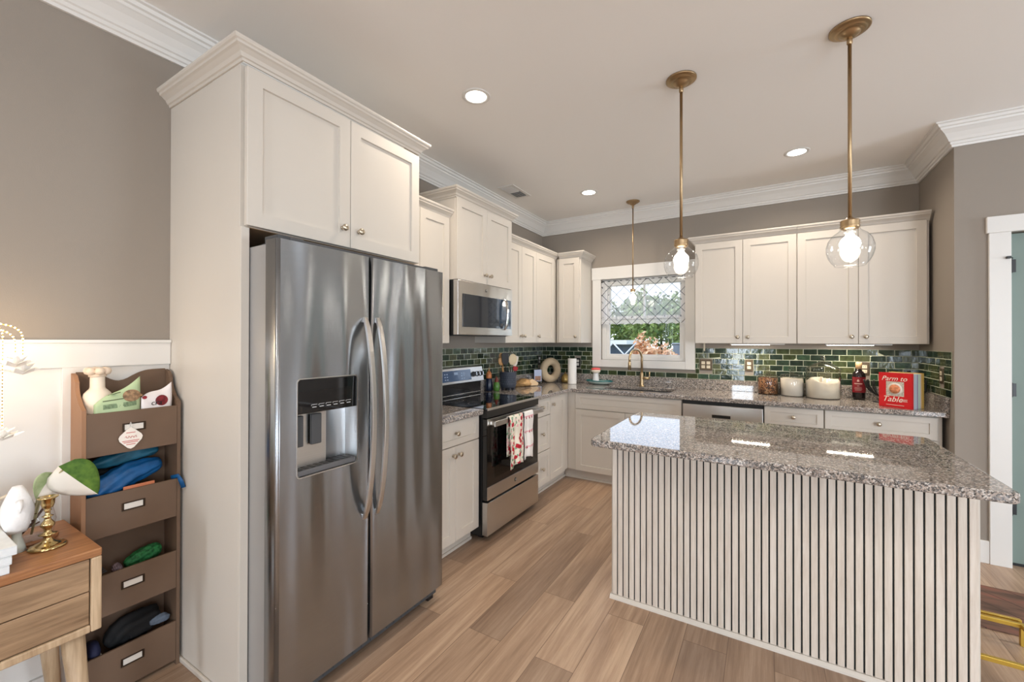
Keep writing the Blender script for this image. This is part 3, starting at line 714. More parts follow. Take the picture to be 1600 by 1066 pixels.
def pendant(x, y, label, big=True):
    t = thing('pendant_light', label, 'pendant light', (x, y, 0))
    R = .077 if big else .066
    bm = bmesh.new()
    lathe(bm, [(0, 0), (R, 0), (R, -.006), (R*.9, -.010), (R*.86, -.009), (R*.8, -.016), (R*.62, -.020), (R*.56, -.018), (R*.5, -.026), (R*.3, -.036), (R*.12, -.042), (0, -.042)], (0, 0, CZ-.0005), 40)
    obj('canopy', bm, brass, t)
    zt = 1.935 if big else 1.915
    bm = bmesh.new(); tube(bm, [(0, 0, CZ-.04), (0, 0, zt)], .0075 if big else .006, 14); lathe(bm, [(.0075, 0), (.011, -.004), (.011, -.03), (.0075, -.034)], (0, 0, CZ-.038), 16); obj('rod', bm, brass, t)
    k = 1 if big else .70; kz = 1 if big else .81; kb = 1 if big else .82
    bm = bmesh.new(); lathe(bm, [(0, .012), (.012, .012), (.018, .004), (.034, 0), (.037, -.005), (.033, -.010), (.037, -.016), (.033, -.021), (.037, -.027), (.034, -.034), (.03, -.04), (0, -.04)], (0, 0, 0), 32, Matrix.Translation((0, 0, zt-.006)) @ Matrix.Diagonal((k, k, k, 1)))
    obj('socket_cap', bm, brass, t)
    bm = bmesh.new()
    pr = [(.036, -.036), (.037, -.046), (.046, -.054), (.064, -.068), (.079, -.090), (.087, -.118), (.087, -.142), (.080, -.168), (.068, -.190), (.056, -.204), (.057, -.206), (.054, -.205)]
    lathe(bm, pr, (0, 0, 0), 48, Matrix.Translation((0, 0, zt-.003)) @ Matrix.Diagonal((k, k, kz, 1))); obj('glass_shade', bm, tglass, t)
    bm = bmesh.new(); lathe(bm, [(.012, -.036), (.013, -.05), (.014, -.066)], (0, 0, 0), 20, Matrix.Translation((0, 0, zt)) @ Matrix.Diagonal((k, k, kz, 1))); obj('lamp_holder', bm, white, t)
    bm = bmesh.new(); lathe(bm, [(.014, -.066), (.018, -.076), (.030, -.088), (.037, -.101), (.039, -.113), (.035, -.127), (.024, -.139), (0, -.145)], (0, 0, 0), 28, Matrix.Translation((0, 0, zt)) @ Matrix.Diagonal((kb, kb, kz, 1))); obj('bulb', bm, bulbm, t)
    return t
pendant(2.632, -2.139, 'large clear glass globe pendant hanging over the right part of the island')
pendant(1.922, -2.141, 'large clear glass globe pendant over the left part of the island')
pendant(1.168, -.30, 'small clear glass pendant hanging in front of the sink window', False)
vt = thing('ceiling_vent', 'small rectangular white air vent in the ceiling near the range cabinets', 'vent', (.29, -1.15, CZ-.0005))
bm = bmesh.new()
for a in ((-.085, .085, -.17, -.14), (-.085, .085, .14, .17), (-.085, -.055, -.14, .14), (.055, .085, -.14, .14)): box(bm, *a, -.006, 0)
obj('vent_frame', bm, trimw, vt, bevel=.002)
obj('duct_opening', BX(-.055, .055, -.14, .14, -.0015, -.0005), P('duct_dark', S(60, 52, 44), .8), vt)
bm = bmesh.new()
for i in range(12):
    y = -.13+i*.0236; box(bm, -.055, .055, -.009, .009, -.0007, .0007, Matrix.Translation((0, y, -.0065)) @ Matrix.Rotation(math.radians(-38 if i < 6 else 38), 4, 'X'))
obj('slats', bm, trimw, vt)

# ---------------------------------------------------------------- fridge
fr = thing('refrigerator', 'large stainless side by side refrigerator with ice and water dispenser', 'refrigerator', (0, -3.6818, 0), LEFT)
obj('body', BX(.012, .896, -.735, -.04, .03, 1.745), fside, fr, bevel=.004)
bm = bmesh.new(); box(bm, .012, .896, -.775, -.70, .022, .072)
for i in range(18): box(bm, .03+i*.047, .065+i*.047, -.779, -.774, .03, .06)
obj('base_grille', bm, darkg, fr)
bm = bmesh.new(); box(bm, .06, .85, -.80, -.60, 1.7455, 1.768); box(bm, .02, .12, -.79, -.70, 1.7455, 1.775); box(bm, .79, .89, -.79, -.70, 1.7455, 1.775)
obj('hinge_cover', bm, darkg, fr, bevel=.003)
for x in (.03, .84): obj('foot', BX(x, x+.04, -.77, -.72, .0, .03), black, fr)
def fdoor(u0, u1, z0, z1):
    bm = bmesh.new(); yb = -.742; yf = -.8168; r = .012; N = 14
    pl = [(u0, yb)]
    pl += [(u0+r-r*math.cos(a), yf+r-r*math.sin(a)) for a in [PI/2*i/4 for i in range(5)]]
    for i in range(1, N):
        f = i/N; u = u0+r+(u1-u0-2*r)*f
    pl += [(u1-r+r*math.sin(a), yf+r-r*math.cos(a)) for a in [PI/2*i/4 for i in range(5)]]
    pl += [(u1, yb)]
    prism(bm, pl, 'z', z0, z1)
    bm.faces.ensure_lookup_table(); bm.normal_update()
    for f in bm.faces: f.smooth = len(f.verts) == 4 and abs(f.normal.z) < .5 and f.calc_area() < .02
    return bm
dl = obj('door', fdoor(.002, .4148, .075, 1.7548), ss, fr)
dr = obj('door', fdoor(.4188, .9059, .075, 1.7548), ss, fr)
DX0, DX1, DZ0, DZ1 = .0758, .3488, .868, 1.243
bm = bmesh.new(); rc = .014
pl = arc(DX0+rc, DZ0+rc, rc, PI, 1.5*PI, 5)+arc(DX1-rc, DZ0+rc, rc, 1.5*PI, 2*PI, 5)+arc(DX1-rc, DZ1-rc, rc, 0, PI/2, 5)+arc(DX0+rc, DZ1-rc, rc, PI/2, PI, 5)
prism(bm, pl, 'y', -.9, -.7432)
cut = obj('cutter', bm, ss); cut.parent = fr
bo = dl.modifiers.new('cut', 'BOOLEAN'); bo.object = cut; bo.operation = 'DIFFERENCE'; bo.solver = 'EXACT'
bpy.context.view_layer.update()
me = bpy.data.meshes.new_from_object(dl.evaluated_get(bpy.context.evaluated_depsgraph_get()))
dl.modifiers.clear(); dl.data = me; bpy.data.objects.remove(cut)
if len(me.materials) == 0: me.materials.append(ss)
disp = obj('dispenser', BX(DX0+.004, DX1-.004, -.7431, -.7425, DZ0+.004, DZ1-.004), P('dispenser_grey', S(150, 150, 150), .35, .6), fr)
bm = bmesh.new()
def ringxz(bm, pl, inset, y0, y1):
    cx = sum(p[0] for p in pl)/len(pl); cz = sum(p[1] for p in pl)/len(pl)
    hx = max(p[0] for p in pl)-cx; hz = max(p[1] for p in pl)-cz
    inn = [(cx+(p[0]-cx)*(hx-inset)/hx, cz+(p[1]-cz)*(hz-inset)/hz) for p in pl]
    loops = [[(p[0], y0, p[1]) for p in pl], [(p[0], y1, p[1]) for p in pl], [(p[0], y1, p[1]) for p in inn], [(p[0], y0, p[1]) for p in inn]]
    R = [[bm.verts.new(v) for v in l] for l in loops]; n = len(pl)
    for A, B in ((R[0], R[1]), (R[1], R[2]), (R[2], R[3]), (R[3], R[0])):
        for i in range(n): bm.faces.new([A[i], A[(i+1) % n], B[(i+1) % n], B[i]])
ringxz(bm, pl, .004, -.744, -.8185); obj('bezel', bm, ssl, disp)
obj('control_panel', BX(DX0+.005, DX1-.005, -.816, -.744, 1.108, DZ1-.005), blackg, disp, bevel=.003)
bm = bmesh.new()
for i in range(6):
    x = DX0+.06+i*.031
    box(bm, x, x+.025, -.8168, -.8162, 1.139, 1.1405); box(bm, x, x+.0015, -.8168, -.8162, 1.1345, 1.1405); box(bm, x+.004, x+.022, -.8168, -.8162, 1.128, 1.1310)
obj('icon_row', bm, P('icon_grey', S(190, 190, 190), .5), disp)
for x in (DX0+.028, DX0+.105):
    bm = bmesh.new(); box(bm, x-.022, x+.022, -.008, .008, -.06, .06, Matrix.Translation((x-x, -.777, 1.037)) @ Matrix.Translation((0, 0, 0)))
    obj('paddle', bm, darkg, disp, bevel=.004)
bm = bmesh.new(); box(bm, DX0+.006, DX0+.16, -.765, -.7435, .885, 1.107); obj('back_panel', bm, ssl, disp, bevel=.002)
obj('drip_tray', BX(DX0+.005, DX1-.005, -.812, -.744, DZ0+.005, DZ0+.026), P('tray_grey', S(104, 104, 106), .4, .4), disp, bevel=.003)
bm = bmesh.new()
for i in range(9): box(bm, DX0+.02+i*.027, DX0+.036+i*.027, -.80, -.752, DZ0+.0262, DZ0+.0275)
obj('drip_grate', bm, black, disp)
for ux, dd in ((.384, dl), (.452, dr)):
    bm = bmesh.new(); rg = []
    for i in range(25):
        f = i/24; z = .615+(1.487-.615)*f; bow = 4*f*(1-f); y = -.822-.058*bow**.75
        e = 1 if 0 < i < 24 else .7; hw = .0145; th = .011
        rg.append([(ux-hw*e, y+th*.5, z), (ux-hw*e*.75, y-th*.5, z), (ux+hw*e*.75, y-th*.5, z), (ux+hw*e, y+th*.5, z)])
    rings_loft(bm, rg, smooth=False); 
    for z in (.625, 1.477): box(bm, ux-.009, ux+.009, -.826, -.812, z-.012, z+.012)
    obj('handle', bm, ssl, dd, bevel=.0025)
text('logo', 'Whirlpool', .024, P('logo_silver', S(235, 235, 235), .3), dr, (.845, -.8158, 1.69), FACE, .0005, sx=1.0)
bm = bmesh.new(); box(bm, .8, .884, -.8165, -.8155, 1.672, 1.6735)
obj('logo_line', bm, P('logo_line', S(200, 200, 200), .3), dr)

# ---------------------------------------------------------------- range
rg_ = thing('range', 'stainless electric range with black glass top, towels hang on its handle', 'stove', (0, -2.1475, 0), LEFT)
RW = .7625
obj('body', BX(.003, RW-.003, -.625, -.03, .03, .905), black, rg_, bevel=.003)
bm = bmesh.new(); box(bm, .003, RW-.003, -.672, -.075, .9055, .917); obj('cooktop_glass', bm, blackg, rg_, bevel=.002)
bring = P('burner_grey', S(120, 120, 120), .4)
for cx, cy, r in ((.2, -.22, .075), (.56, -.22, .1), (.2, -.48, .1), (.56, -.5, .075)):
    bm = bmesh.new(); R = [[bm.verts.new((cx+k*math.cos(2*PI*i/40), cy+k*math.sin(2*PI*i/40), .9173)) for i in range(40)] for k in (r, r-.0015)]
    for i in range(40): bm.faces.new([R[0][i], R[0][(i+1) % 40], R[1][(i+1) % 40], R[1][i]])
    obj('burner_ring', bm, bring, rg_)
bm = bmesh.new(); prism(bm, [(-.676, .917), (-.6725, .9195), (-.662, .9195), (-.662, .9175), (-.672, .916), (-.672, .905), (-.676, .905)], 'x', .001, RW-.001); obj('front_edge_trim', bm, ssl, rg_)
bm = bmesh.new(); box(bm, .001, RW-.001, -.670, -.626, .852, .9045); obj('front_rail', bm, P('range_rail', S(58, 56, 54), .3, .6), rg_, bevel=.002)
dv = obj('oven_door', BX(.004, RW-.004, -.668, -.628, .283, .846), P('oven_black', S(16, 15, 15), .08, coat=.4), rg_, bevel=.003)
obj('window', BX(.10, RW-.10, -.6692, -.6682, .42, .74), P('oven_window', S(10, 9, 9), .03), dv, bevel=.0)
obj('bottom_band', BX(.004, RW-.004, -.6725, -.6685, .285, .375), ssl, dv, bevel=.001)
obj('top_band', BX(.004, RW-.004, -.6715, -.6685, .80, .844), ssl, dv, bevel=.001)
bm = bmesh.new(); lathe(bm, [(0, .002), (.014, .002), (.016, 0)], (0, 0, 0), 24, Matrix.Translation((RW/2, -.6727, .33)) @ Matrix.Rotation(PI/2, 4, 'X')); bd = obj('badge', bm, P('badge_dark', S(70, 66, 62), .3, .6), dv)
text('badge_letters', 'GE', .017, P('badge_letter', S(220, 216, 210), .3), bd, (RW/2, -.6752, .33), FACE, .0003, .3)
bm = bmesh.new(); rg = [[(x, -.728, .797), (x, -.716, .797), (x, -.716, .835), (x, -.728, .835)] for x in (.015, RW-.015)]; rings_loft(bm, rg)
for x in (.03, RW-.06): box(bm, x, x+.03, -.7155, -.672, .803, .829)
obj('handle', bm, ssl, dv, bevel=.004)
obj('storage_drawer', BX(.004, RW-.004, -.672, -.628, .04, .268), ssl, rg_, bevel=.003)
for x in (.05, RW-.09): obj('foot', BX(x, x+.04, -.60, -.56, 0, .03), black, rg_)
bm = bmesh.new(); prism(bm, [(-.028, .9175), (-.075, .9175), (-.078, 1.03), (-.028, 1.03)], 'x', .003, RW-.003); obj('backguard_base', bm, P('backguard_black', S(20, 20, 24), .1), rg_)
bm = bmesh.new(); box(bm, .004, RW-.004, -.082, -.0755, .93, .936); obj('chrome_line', bm, chrome, rg_)
bm = bmesh.new(); prism(bm, [(-.028, 1.0305), (-.112, 1.0305), (-.088, 1.158), (-.07, 1.163), (-.028, 1.163)], 'x', .001, RW-.001); bk = obj('control_panel', bm, ssl, rg_, bevel=.003)
tilt = math.atan2(.024, .1275)
MT = Matrix.Translation((0, -.1005, 1.094)) @ Matrix.Rotation(-tilt, 4, 'X')
bm = bmesh.new(); box(bm, .19, .575, -.0035, .0, -.045, .045, MT); obj('display', bm, P('display_blue_grey', S(58, 84, 118), .12, coat=.5), bk, bevel=.001)
bm = bmesh.new()
for i in range(4):
    for j in range(3): box(bm, .22+i*.028+(0 if i < 2 else .16), .236+i*.028+(0 if i < 2 else .16), -.0042, -.0036, -.03+j*.022, -.022+j*.022, MT)
box(bm, .345, .395, -.0042, -.0036, .008, .03, MT)
obj('display_marks', bm, P('display_marks', S(150, 172, 200), .4), bk)
for i, x in enumerate((.045, .115, .615, .665, .715)):
    bm = bmesh.new(); lathe(bm, [(0, 0), (.023, 0), (.023, .006), (.019, .010), (.018, .028), (.015, .031), (0, .031)], (0, 0, 0), 24, MT @ Matrix.Translation((x, 0, .0)) @ Matrix.Rotation(PI/2, 4, 'X')); k = obj('knob', bm, darkg, bk)
    bm = bmesh.new(); box(bm, x-.003, x+.003, -.037, -.0315, -.016, .016, MT); obj('knob_grip', bm, chrome, k)

# towels on the oven handle (world space)
def towel(name, label, y0, y1, zf, zb, m, seed, group=None):
    t = thing(name, label, 'towel'); bm = bmesh.new(); random.seed(seed)
    prof = [(.712, zb)]+[(.712, zb+(.835-zb)*i/6) for i in range(1, 7)]+[(.7135, .8395), (.722, .8415), (.731, .8395)]+[(.7325+.003*math.sin(i), .835-(.835-zf)*i/12) for i in range(0, 13)]
    NY = 26; R = []
    ph = random.uniform(0, 6)
    for i, (x, z) in enumerate(prof):
        row = []; hang = max(0, (.835-z))
        for j in range(NY+1):
            f = j/NY; y = y0+(y1-y0)*f
            spread = 1+hang*.22*(1 if i > 9 else 0)
            yy = (y0+y1)/2+(y-(y0+y1)/2)*spread
            amp = .016*min(1, hang*4) if i > 8 else 0
            xx = x+amp*(.5+.5*math.sin(f*9+ph)+.3*math.sin(f*19+ph*2))
            zz = z-(.012*math.sin(f*5+ph) if i == len(prof)-1 else 0)
            row.append(bm.verts.new((xx, yy, zz)))
        R.append(row)
    for A, B in zip(R, R[1:]):
        for j in range(NY): bm.faces.new([A[j], A[j+1], B[j+1], B[j]]).smooth = True
    o = obj('cloth', bm, m, t); s = o.modifiers.new('solid', 'SOLIDIFY'); s.thickness = .0025; s.offset = 1
    return t, R
def floral():
    M = Mat('floral_print'); co = M.coord((0.001, 1, 1)); v = M.n('TexVoronoi', i_Scale=25); M.l(co, v.inputs['Vector'])
    nz = M.n('TexNoise', i_Scale=70, i_Detail=2); M.l(co, nz.inputs['Vector'])
    ad = M.n('Math', operation='MULTIPLY_ADD'); ad.inputs[1].default_value = .35; M.l(nz.outputs[0], ad.inputs[0]); M.l(v.outputs['Distance'], ad.inputs[2])
    sp = M.n('SeparateXYZ'); M.l(v.outputs['Color'], sp.inputs[0])
    fl = M.ramp(sp.outputs[0], [(0, S(196, 28, 52)), (.30, S(240, 110, 120)), (.55, S(130, 160, 130)), (.72, S(170, 26, 46)), (.86, S(246, 236, 220))], 'CONSTANT')
    mk = M.n('Math', operation='LESS_THAN'); mk.inputs[1].default_value = .60; M.l(ad.outputs[0], mk.inputs[0])
    v2 = M.n('TexVoronoi', i_Scale=60); M.l(co, v2.inputs['Vector']); sp2 = M.n('SeparateXYZ'); M.l(v2.outputs['Color'], sp2.inputs[0])
    basec = M.ramp(sp2.outputs[0], [(0, S(150, 178, 150)), (.14, S(246, 238, 222)), (.88, S(240, 190, 190))], 'CONSTANT')
    mx = M.n('Mix', data_type='RGBA'); M.l(mk.outputs[0], mx.inputs[0]); M.l(basec, mx.inputs[6]); M.l(fl, mx.inputs[7])
    M.l(mx.outputs[2], M.b.inputs['Base Color']); M.b.inputs['Roughness'].default_value = .9; return M.m
def striped():
    M = Mat('white_pink_print'); t = M.n('TexCoord'); sp = M.n('SeparateXYZ'); M.l(t.outputs['Object'], sp.inputs[0])
    a = M.n('Math', operation='PINGPONG'); a.inputs[1].default_value = .0575; M.l(sp.outputs['Z'], a.inputs[0])
    lt = M.n('Math', operation='LESS_THAN'); lt.inputs[1].default_value = .006; M.l(a.outputs[0], lt.inputs[0])
    mx = M.n('Mix', data_type='RGBA'); M.l(lt.outputs[0], mx.inputs[0]); mx.inputs[6].default_value = S(244, 240, 236); mx.inputs[7].default_value = S(240, 190, 196)
    M.l(mx.outputs[2], M.b.inputs['Base Color']); M.b.inputs['Roughness'].default_value = .9; return M.m
towel('dish_towel', 'red and pink floral dish towel hanging on the oven door handle', -1.955, -1.765, .47, .55, floral(), 3)
tw, R = towel('dish_towel', 'white dish towel with rows of small red trees on the oven handle', -1.74, -1.60, .485, .56, striped(), 11)
bm = bmesh.new()
for z in (.80, .69, .575):
    for k in range(3):
        y = -1.715+k*.042
        # nearest cloth column for the outward position
        j = min(range(27), key=lambda q: abs(R[-5][q].co.y-y) if False else abs((-1.74+.14*q/26)-y))
        x = .7325+.0031+.016*1.0
        vs = [bm.verts.new(p) for p in ((.7385+.012, y-.011, z-.012), (.7385+.012, y+.011, z-.012), (.7385+.012, y, z+.014))]
        bm.faces.new(vs)
pt = obj('printed_tree', bm, P('print_red', S(176, 40, 66), .9), tw)
sw = pt.modifiers.new('wrap', 'SHRINKWRAP'); sw.target = [c for c in tw.children if c.name.startswith('cloth')][0]; sw.wrap_method = 'NEAREST_SURFACEPOINT'; sw.offset = .0012; sw.wrap_mode = 'OUTSIDE_SURFACE'
random.seed(21)

# ---------------------------------------------------------------- microwave
mw = thing('microwave', 'stainless over the range microwave mounted under the raised cabinet', 'microwave', (0, -2.1425, 0), LEFT)
obj('body', BX(.003, .759, -.365, -.024, 1.43, 1.832), black, mw, bevel=.003)
md = obj('door_face', BX(.001, .761, -.408, -.366, 1.4315, 1.8315), ssl, mw, bevel=.003)
obj('door_window', BX(.055, .545, -.4105, -.4085, 1.49, 1.735), P('microwave_glass', S(40, 46, 54), .05, coat=.5), md, bevel=.002)
obj('keypad_panel', BX(.548, .735, -.4105, -.4085, 1.49, 1.735), P('keypad_glass', S(52, 66, 82), .05, coat=.5), md, bevel=.002)
bm = bmesh.new()
pr = [(x, -.417-.03*math.sin(PI*(x-0)/1), 0) for x in (0,)]
rgs = []
for i in range(15):
    f = i/14; z = 1.478+(1.745-1.478)*f; y = -.416-.032*(4*f*(1-f))**.6
    rgs.append([(.606, y+.005, z), (.609, y-.006, z), (.631, y-.006, z), (.634, y+.005, z)])
rings_loft(bm, rgs)
for z in (1.488, 1.735): box(bm, .61, .63, -.42, -.411, z-.008, z+.008)
obj('handle', bm, chrome, md, bevel=.002)
bm = bmesh.new(); lathe(bm, [(0, .0035), (.012, .003), (.013, 0)], (0, 0, 0), 20, Matrix.Translation((.36, -.4085, 1.785)) @ Matrix.Rotation(PI/2, 4, 'X')); bd = obj('badge', bm, P('badge_grey', S(120, 116, 110), .3, .6), md)
text('badge_letters', 'GE', .013, P('badge_letter_b', S(235, 232, 228), .3), bd, (.36, -.4125, 1.785), FACE, .0003, .3)
bm = bmesh.new(); lathe(bm, [(0, .008), (.016, .008), (.018, 0)], (0, 0, 0), 24, Matrix.Translation((.578, -.411, 1.515)) @ Matrix.Rotation(PI/2, 4, 'X')); obj('dial', bm, darkg, md)
obj('vent_grille', BX(.02, .74, -.36, -.10, 1.4265, 1.4298), darkg, mw)

# ---------------------------------------------------------------- dishwasher, sink, faucet
dw = thing('dishwasher', 'stainless dishwasher under the worktop between sink cabinet and drawers', 'dishwasher', (1.684, 0, 0))
obj('body', BX(.004, .604, -.585, -.03, .1, .872), black, dw)
obj('door_face', BX(.003, .606, -.622, -.586, .11, .845), ssl, dw, bevel=.004)
obj('top_edge', BX(.003, .606, -.612, -.586, .846, .876), black, dw)
obj('pocket_handle', BX(.235, .375, -.6235, -.6225, .742, .775), black, dw, bevel=.001)
obj('handle_lip', BX(.23, .38, -.627, -.624, .768, .780), ssl, dw, bevel=.001)
obj('toe_panel', BX(.004, .604, -.545, -.53, 0, .1), black, dw)
sk = thing('sink', 'undermount steel sink below the window', 'sink')
def rr_(x0, x1, y0, y1, r, z): return [(x, y, z) for x, y in arc(x1-r, y1-r, r, 0, PI/2, 5)+arc(x0+r, y1-r, r, PI/2, PI, 5)+arc(x0+r, y0+r, r, PI, 1.5*PI, 5)+arc(x1-r, y0+r, r, 1.5*PI, 2*PI, 5)]
bm = bmesh.new()
rings_loft(bm, [rr_(.90, 1.57, -.51, -.12, .06, .879), rr_(.912, 1.558, -.498, -.132, .055, .879), rr_(.915, 1.555, -.495, -.135, .05, .72), rr_(.935, 1.535, -.475, -.155, .04, .70)], cap0=False)
o = obj('bowl', bm, P('sink_steel', S(150, 150, 150), .3, 1), sk)
so = o.modifiers.new('s', 'SOLIDIFY'); so.thickness = .0015; so.offset = -1
bm = bmesh.new(); lathe(bm, [(0, .003), (.03, .003), (.042, 0)], (1.235, -.315, .7005), 24); obj('drain', bm, chrome, sk)
fc = thing('faucet', 'brushed gold high arc kitchen faucet in front of the window', 'faucet', (1.20, -.072, .9152))
bm = bmesh.new(); lathe(bm, [(0, 0), (.027, 0), (.027, .006), (.021, .012), (.019, .02), (.019, .13), (.014, .145), (0, .145)], (0, 0, 0), 28); obj('base', bm, gold, fc)
d = Vector((-.075, -.19, 0)); L = d.length; dn = d.normalized()
pts = [(0, 0, .12), (0, 0, .29)]
for i in range(1, 13):
    a = PI*i/12; pts.append((dn.x*(L/2)*(1-math.cos(a)), dn.y*(L/2)*(1-math.cos(a)), .29+.095*math.sin(a)))
pts.append((d.x, d.y, .26))
bm = bmesh.new(); tube(bm, pts, .0115, 16); obj('spout', bm, gold, fc)
bm = bmesh.new(); tube(bm, [(d.x, d.y, .262), (d.x, d.y, .25), (d.x, d.y, .18)], [.0115, .0155, .0165], 18); sp = obj('spray_head', bm, gold, fc)
bm = bmesh.new(); tube(bm, [(.012, -.004, .085), (.075, -.02, .085)], .0135, 16); tube(bm, [(.075, -.02, .085), (.082, -.022, .085), (.085, -.024, .155)], [.006, .006, .005], 10); obj('handle', bm, gold, fc)

# ---------------------------------------------------------------- island
isl = cabinet('island_cabinet', 'kitchen island base clad in whitewashed vertical slats over black felt', 'island', (2.985, -2.272, 0), PI, 1.387, .545, .10, .878,
        [('door', .002, .46, .10, .872, (.42, .80)), ('door', .46, .925, .10, .872, (.5, .80)), ('door', .925, 1.385, .10, .872, (.965, .80))], toe=True)
def ib(x0, x1, y0, y1, z0, z1): # world box -> island local (rot pi about (2.985,-2.272))
    return BX(2.985-x1, 2.985-x0, -2.272-y1, -2.272-y0, z0, z1)
obj('back_panel', ib(1.598, 2.985, -2.283, -2.2735, 0.0, .878), cream, isl)
obj('felt_backing', ib(1.5985, 2.9845, -2.2885, -2.2835, .021, .878), felt, isl)
bm = bmesh.new(); n = 46; pit = (2.985-1.598-.0238)/(n-1)
for i in range(n):
    x = 1.598+i*pit; box(bm, 2.985-x-.0238, 2.985-x, .0167, .0245, .021, .8775)
o = obj('slat_panel', bm, slatw, isl, bevel=.0006, seg=1)
bm = bmesh.new(); prism(bm, [(-2.2735, 0), (-2.311, 0), (-2.309, .008), (-2.302, .016), (-2.298, .0195), (-2.2735, .0195)], 'x', 1.586, 2.997)
for v in bm.verts: v.co.x = 2.985-v.co.x; v.co.y = -2.272-v.co.y
obj('shoe_moulding', bm, cream, isl)
obj('end_panel', ib(1.5865, 1.5975, -2.2725, -1.74, .0, .878), cream, isl)
obj('end_panel', ib(2.9855, 2.996, -2.2725, -1.74, .0, .878), cream, isl)
r1 = .035
slab('granite_countertop', arc(1.58+r1, -2.6046+r1, r1, PI, 1.5*PI)+arc(2.992-r1, -2.6046+r1, r1, 1.5*PI, 2*PI)+arc(2.992-r1, -1.69-r1, r1, 0, PI/2)+arc(1.575+r1, -1.69-r1, r1, PI/2, PI), [], .8795, .9148,
     'large speckled granite countertop on the slatted island', 'countertop', bevel=.008)

# ---------------------------------------------------------------- things on the worktops
def canister(name, label, x, y, r, h, lid, cont, ch, rough_top=False, z=.9152):
    t = thing(name, label, 'jar', (x, y, z))
    bm = bmesh.new(); lathe(bm, [(0, .001), (r*.93, .001), (r, .008), (r, h*.92), (r*.96, h*.97), (r*.97, h), (r*.99, h)], (0, 0, 0), 48); obj('glass_body', bm, jglass, t)
    bm = bmesh.new(); ri = r*.955; prof = [(0, .005), (ri*.95, .005), (ri, .012), (ri, ch)]
    vs = lathe(bm, prof, (0, 0, 0), 36)
    nr = 8; prev = [v for v in vs[-36:]]
    for k in range(1, nr+1):
        q = ri*(1-k/nr)
        if k == nr:
            c = bm.verts.new((0, 0, ch+(.014 if rough_top else .004)))
            for i in range(36): bm.faces.new([prev[i], prev[(i+1) % 36], c]).smooth = True
        else:
            cur_ = []
            for i in range(36):
                a = 2*PI*i/36; z_ = ch+((.020*math.sin(a*2+k*.7)+.014*math.sin(a*3+1.3+k)+.01*k/nr) if rough_top else .003*math.sin(3*a+k))*(1 if k > 0 else 0)
                cur_.append(bm.verts.new((q*math.cos(a), q*math.sin(a), z_)))
            for i in range(36): bm.faces.new([prev[i], prev[(i+1) % 36], cur_[(i+1) % 36], cur_[i]]).smooth = True
            prev = cur_
    o = obj('contents', bm, cont, t)
    bm = bmesh.new()
    if lid == 'dome': pr = [(r*.99, h+.001), (r*1.0, h+.008), (r*.9, h+.022), (r*.45, h+.03), (r*.22, h+.034), (r*.16, h+.045), (r*.3, h+.056), (r*.34, h+.07), (r*.22, h+.084), (0, h+.088)]
    else: pr = [(r*.99, h+.001), (r*1.0, h+.01), (r*.94, h+.028), (r*.6, h+.058), (r*.3, h+.074), (r*.1, h+.080), (r*.09, h+.088), (r*.16, h+.098), (r*.17, h+.11), (r*.1, h+.122), (0, h+.125)]
    lathe(bm, pr, (0, 0, 0), 40); obj('lid', bm, jglass, t)
    return t
flour = P('flour', S(240, 232, 218), .9, bump=.3, bscale=60)
sugar = P('sugar', S(236, 230, 222), .9)
def gran_():
    M = Mat('granola'); v = M.n('TexVoronoi', i_Scale=110); M.l(M.coord(), v.inputs['Vector']); sp = M.n('SeparateXYZ'); M.l(v.outputs['Color'], sp.inputs[0])
    M.l(M.ramp(sp.outputs[0], [(0, S(70, 40, 24)), (.35, S(128, 78, 46)), (.7, S(176, 122, 78)), (.9, S(196, 158, 118))], 'CONSTANT'), M.b.inputs['Base Color']); M.bump(v.outputs['Distance'], .8, .006); return M.m
canister('glass_jar', 'small round glass jar filled with brown granola beside the flour jars', 2.325, -.125, .080, .150, 'dome', gran_(), .145)
canister('glass_jar', 'medium glass jar of white sugar between the granola and large jar', 2.503, -.150, .088, .165, 'dome', sugar, .150)
canister('glass_jar', 'largest glass jar with pointed lid, half full of cream flour', 2.717, -.185, .121, .225, 'cone', flour, .140, True)

# bottle
wt = thing('wine_bottle', 'dark wine bottle with red label and tall tan cap', 'bottle', (2.957, -.14, .9152))
bm = bmesh.new(); lathe(bm, [(0, .003), (.034, 0), (.0415, .006), (.043, .02), (.0445, .19), (.041, .21), (.028, .228), (.017, .24), (.0165, .25), (0, .25)], (0, 0, 0), 36); obj('glass_body', bm, P('dark_bottle', S(26, 18, 20), .06, coat=.5), wt)
bm = bmesh.new(); lathe(bm, [(.0165, .2505), (.0205, .252), (.0205, .30), (.019, .303), (0, .303)], (0, 0, 0), 24); obj('cap', bm, P('cap_tan', S(206, 170, 128), .5), wt)
bm = bmesh.new()
R = [[bm.verts.new((.0449*math.cos(a), .0449*math.sin(a), z)) for a in [math.radians(-165+i*150/16) for i in range(17)]] for z in (.06, .185)]
for i in range(16): bm.faces.new([R[0][i], R[0][i+1], R[1][i+1], R[1][i]]).smooth = True
lb = obj('label_paper', bm, P('label_red', S(138, 30, 40), .5), wt)
bm = bmesh.new()
def curved(bm, r, a0, a1, z0, z1):
    n = 6; A = []; B = []
    for i in range(n+1):
        a = math.radians(a0+(a1-a0)*i/n); A.append(bm.verts.new((r*math.cos(a), r*math.sin(a), z0))); B.append(bm.verts.new((r*math.cos(a), r*math.sin(a), z1)))
    for i in range(n): bm.faces.new([A[i], A[i+1], B[i+1], B[i]])
for z, a, h in ((.128, 34, .007), (.112, 8, .003), (.098, 30, .0025), (.088, 34, .0025), (.078, 28, .0025)): curved(bm, .0453, -103-a, -103+a, z, z+h)
curved(bm, .0453, -112, -94, .148, .160); curved(bm, .0453, -107, -99, .160, .167)
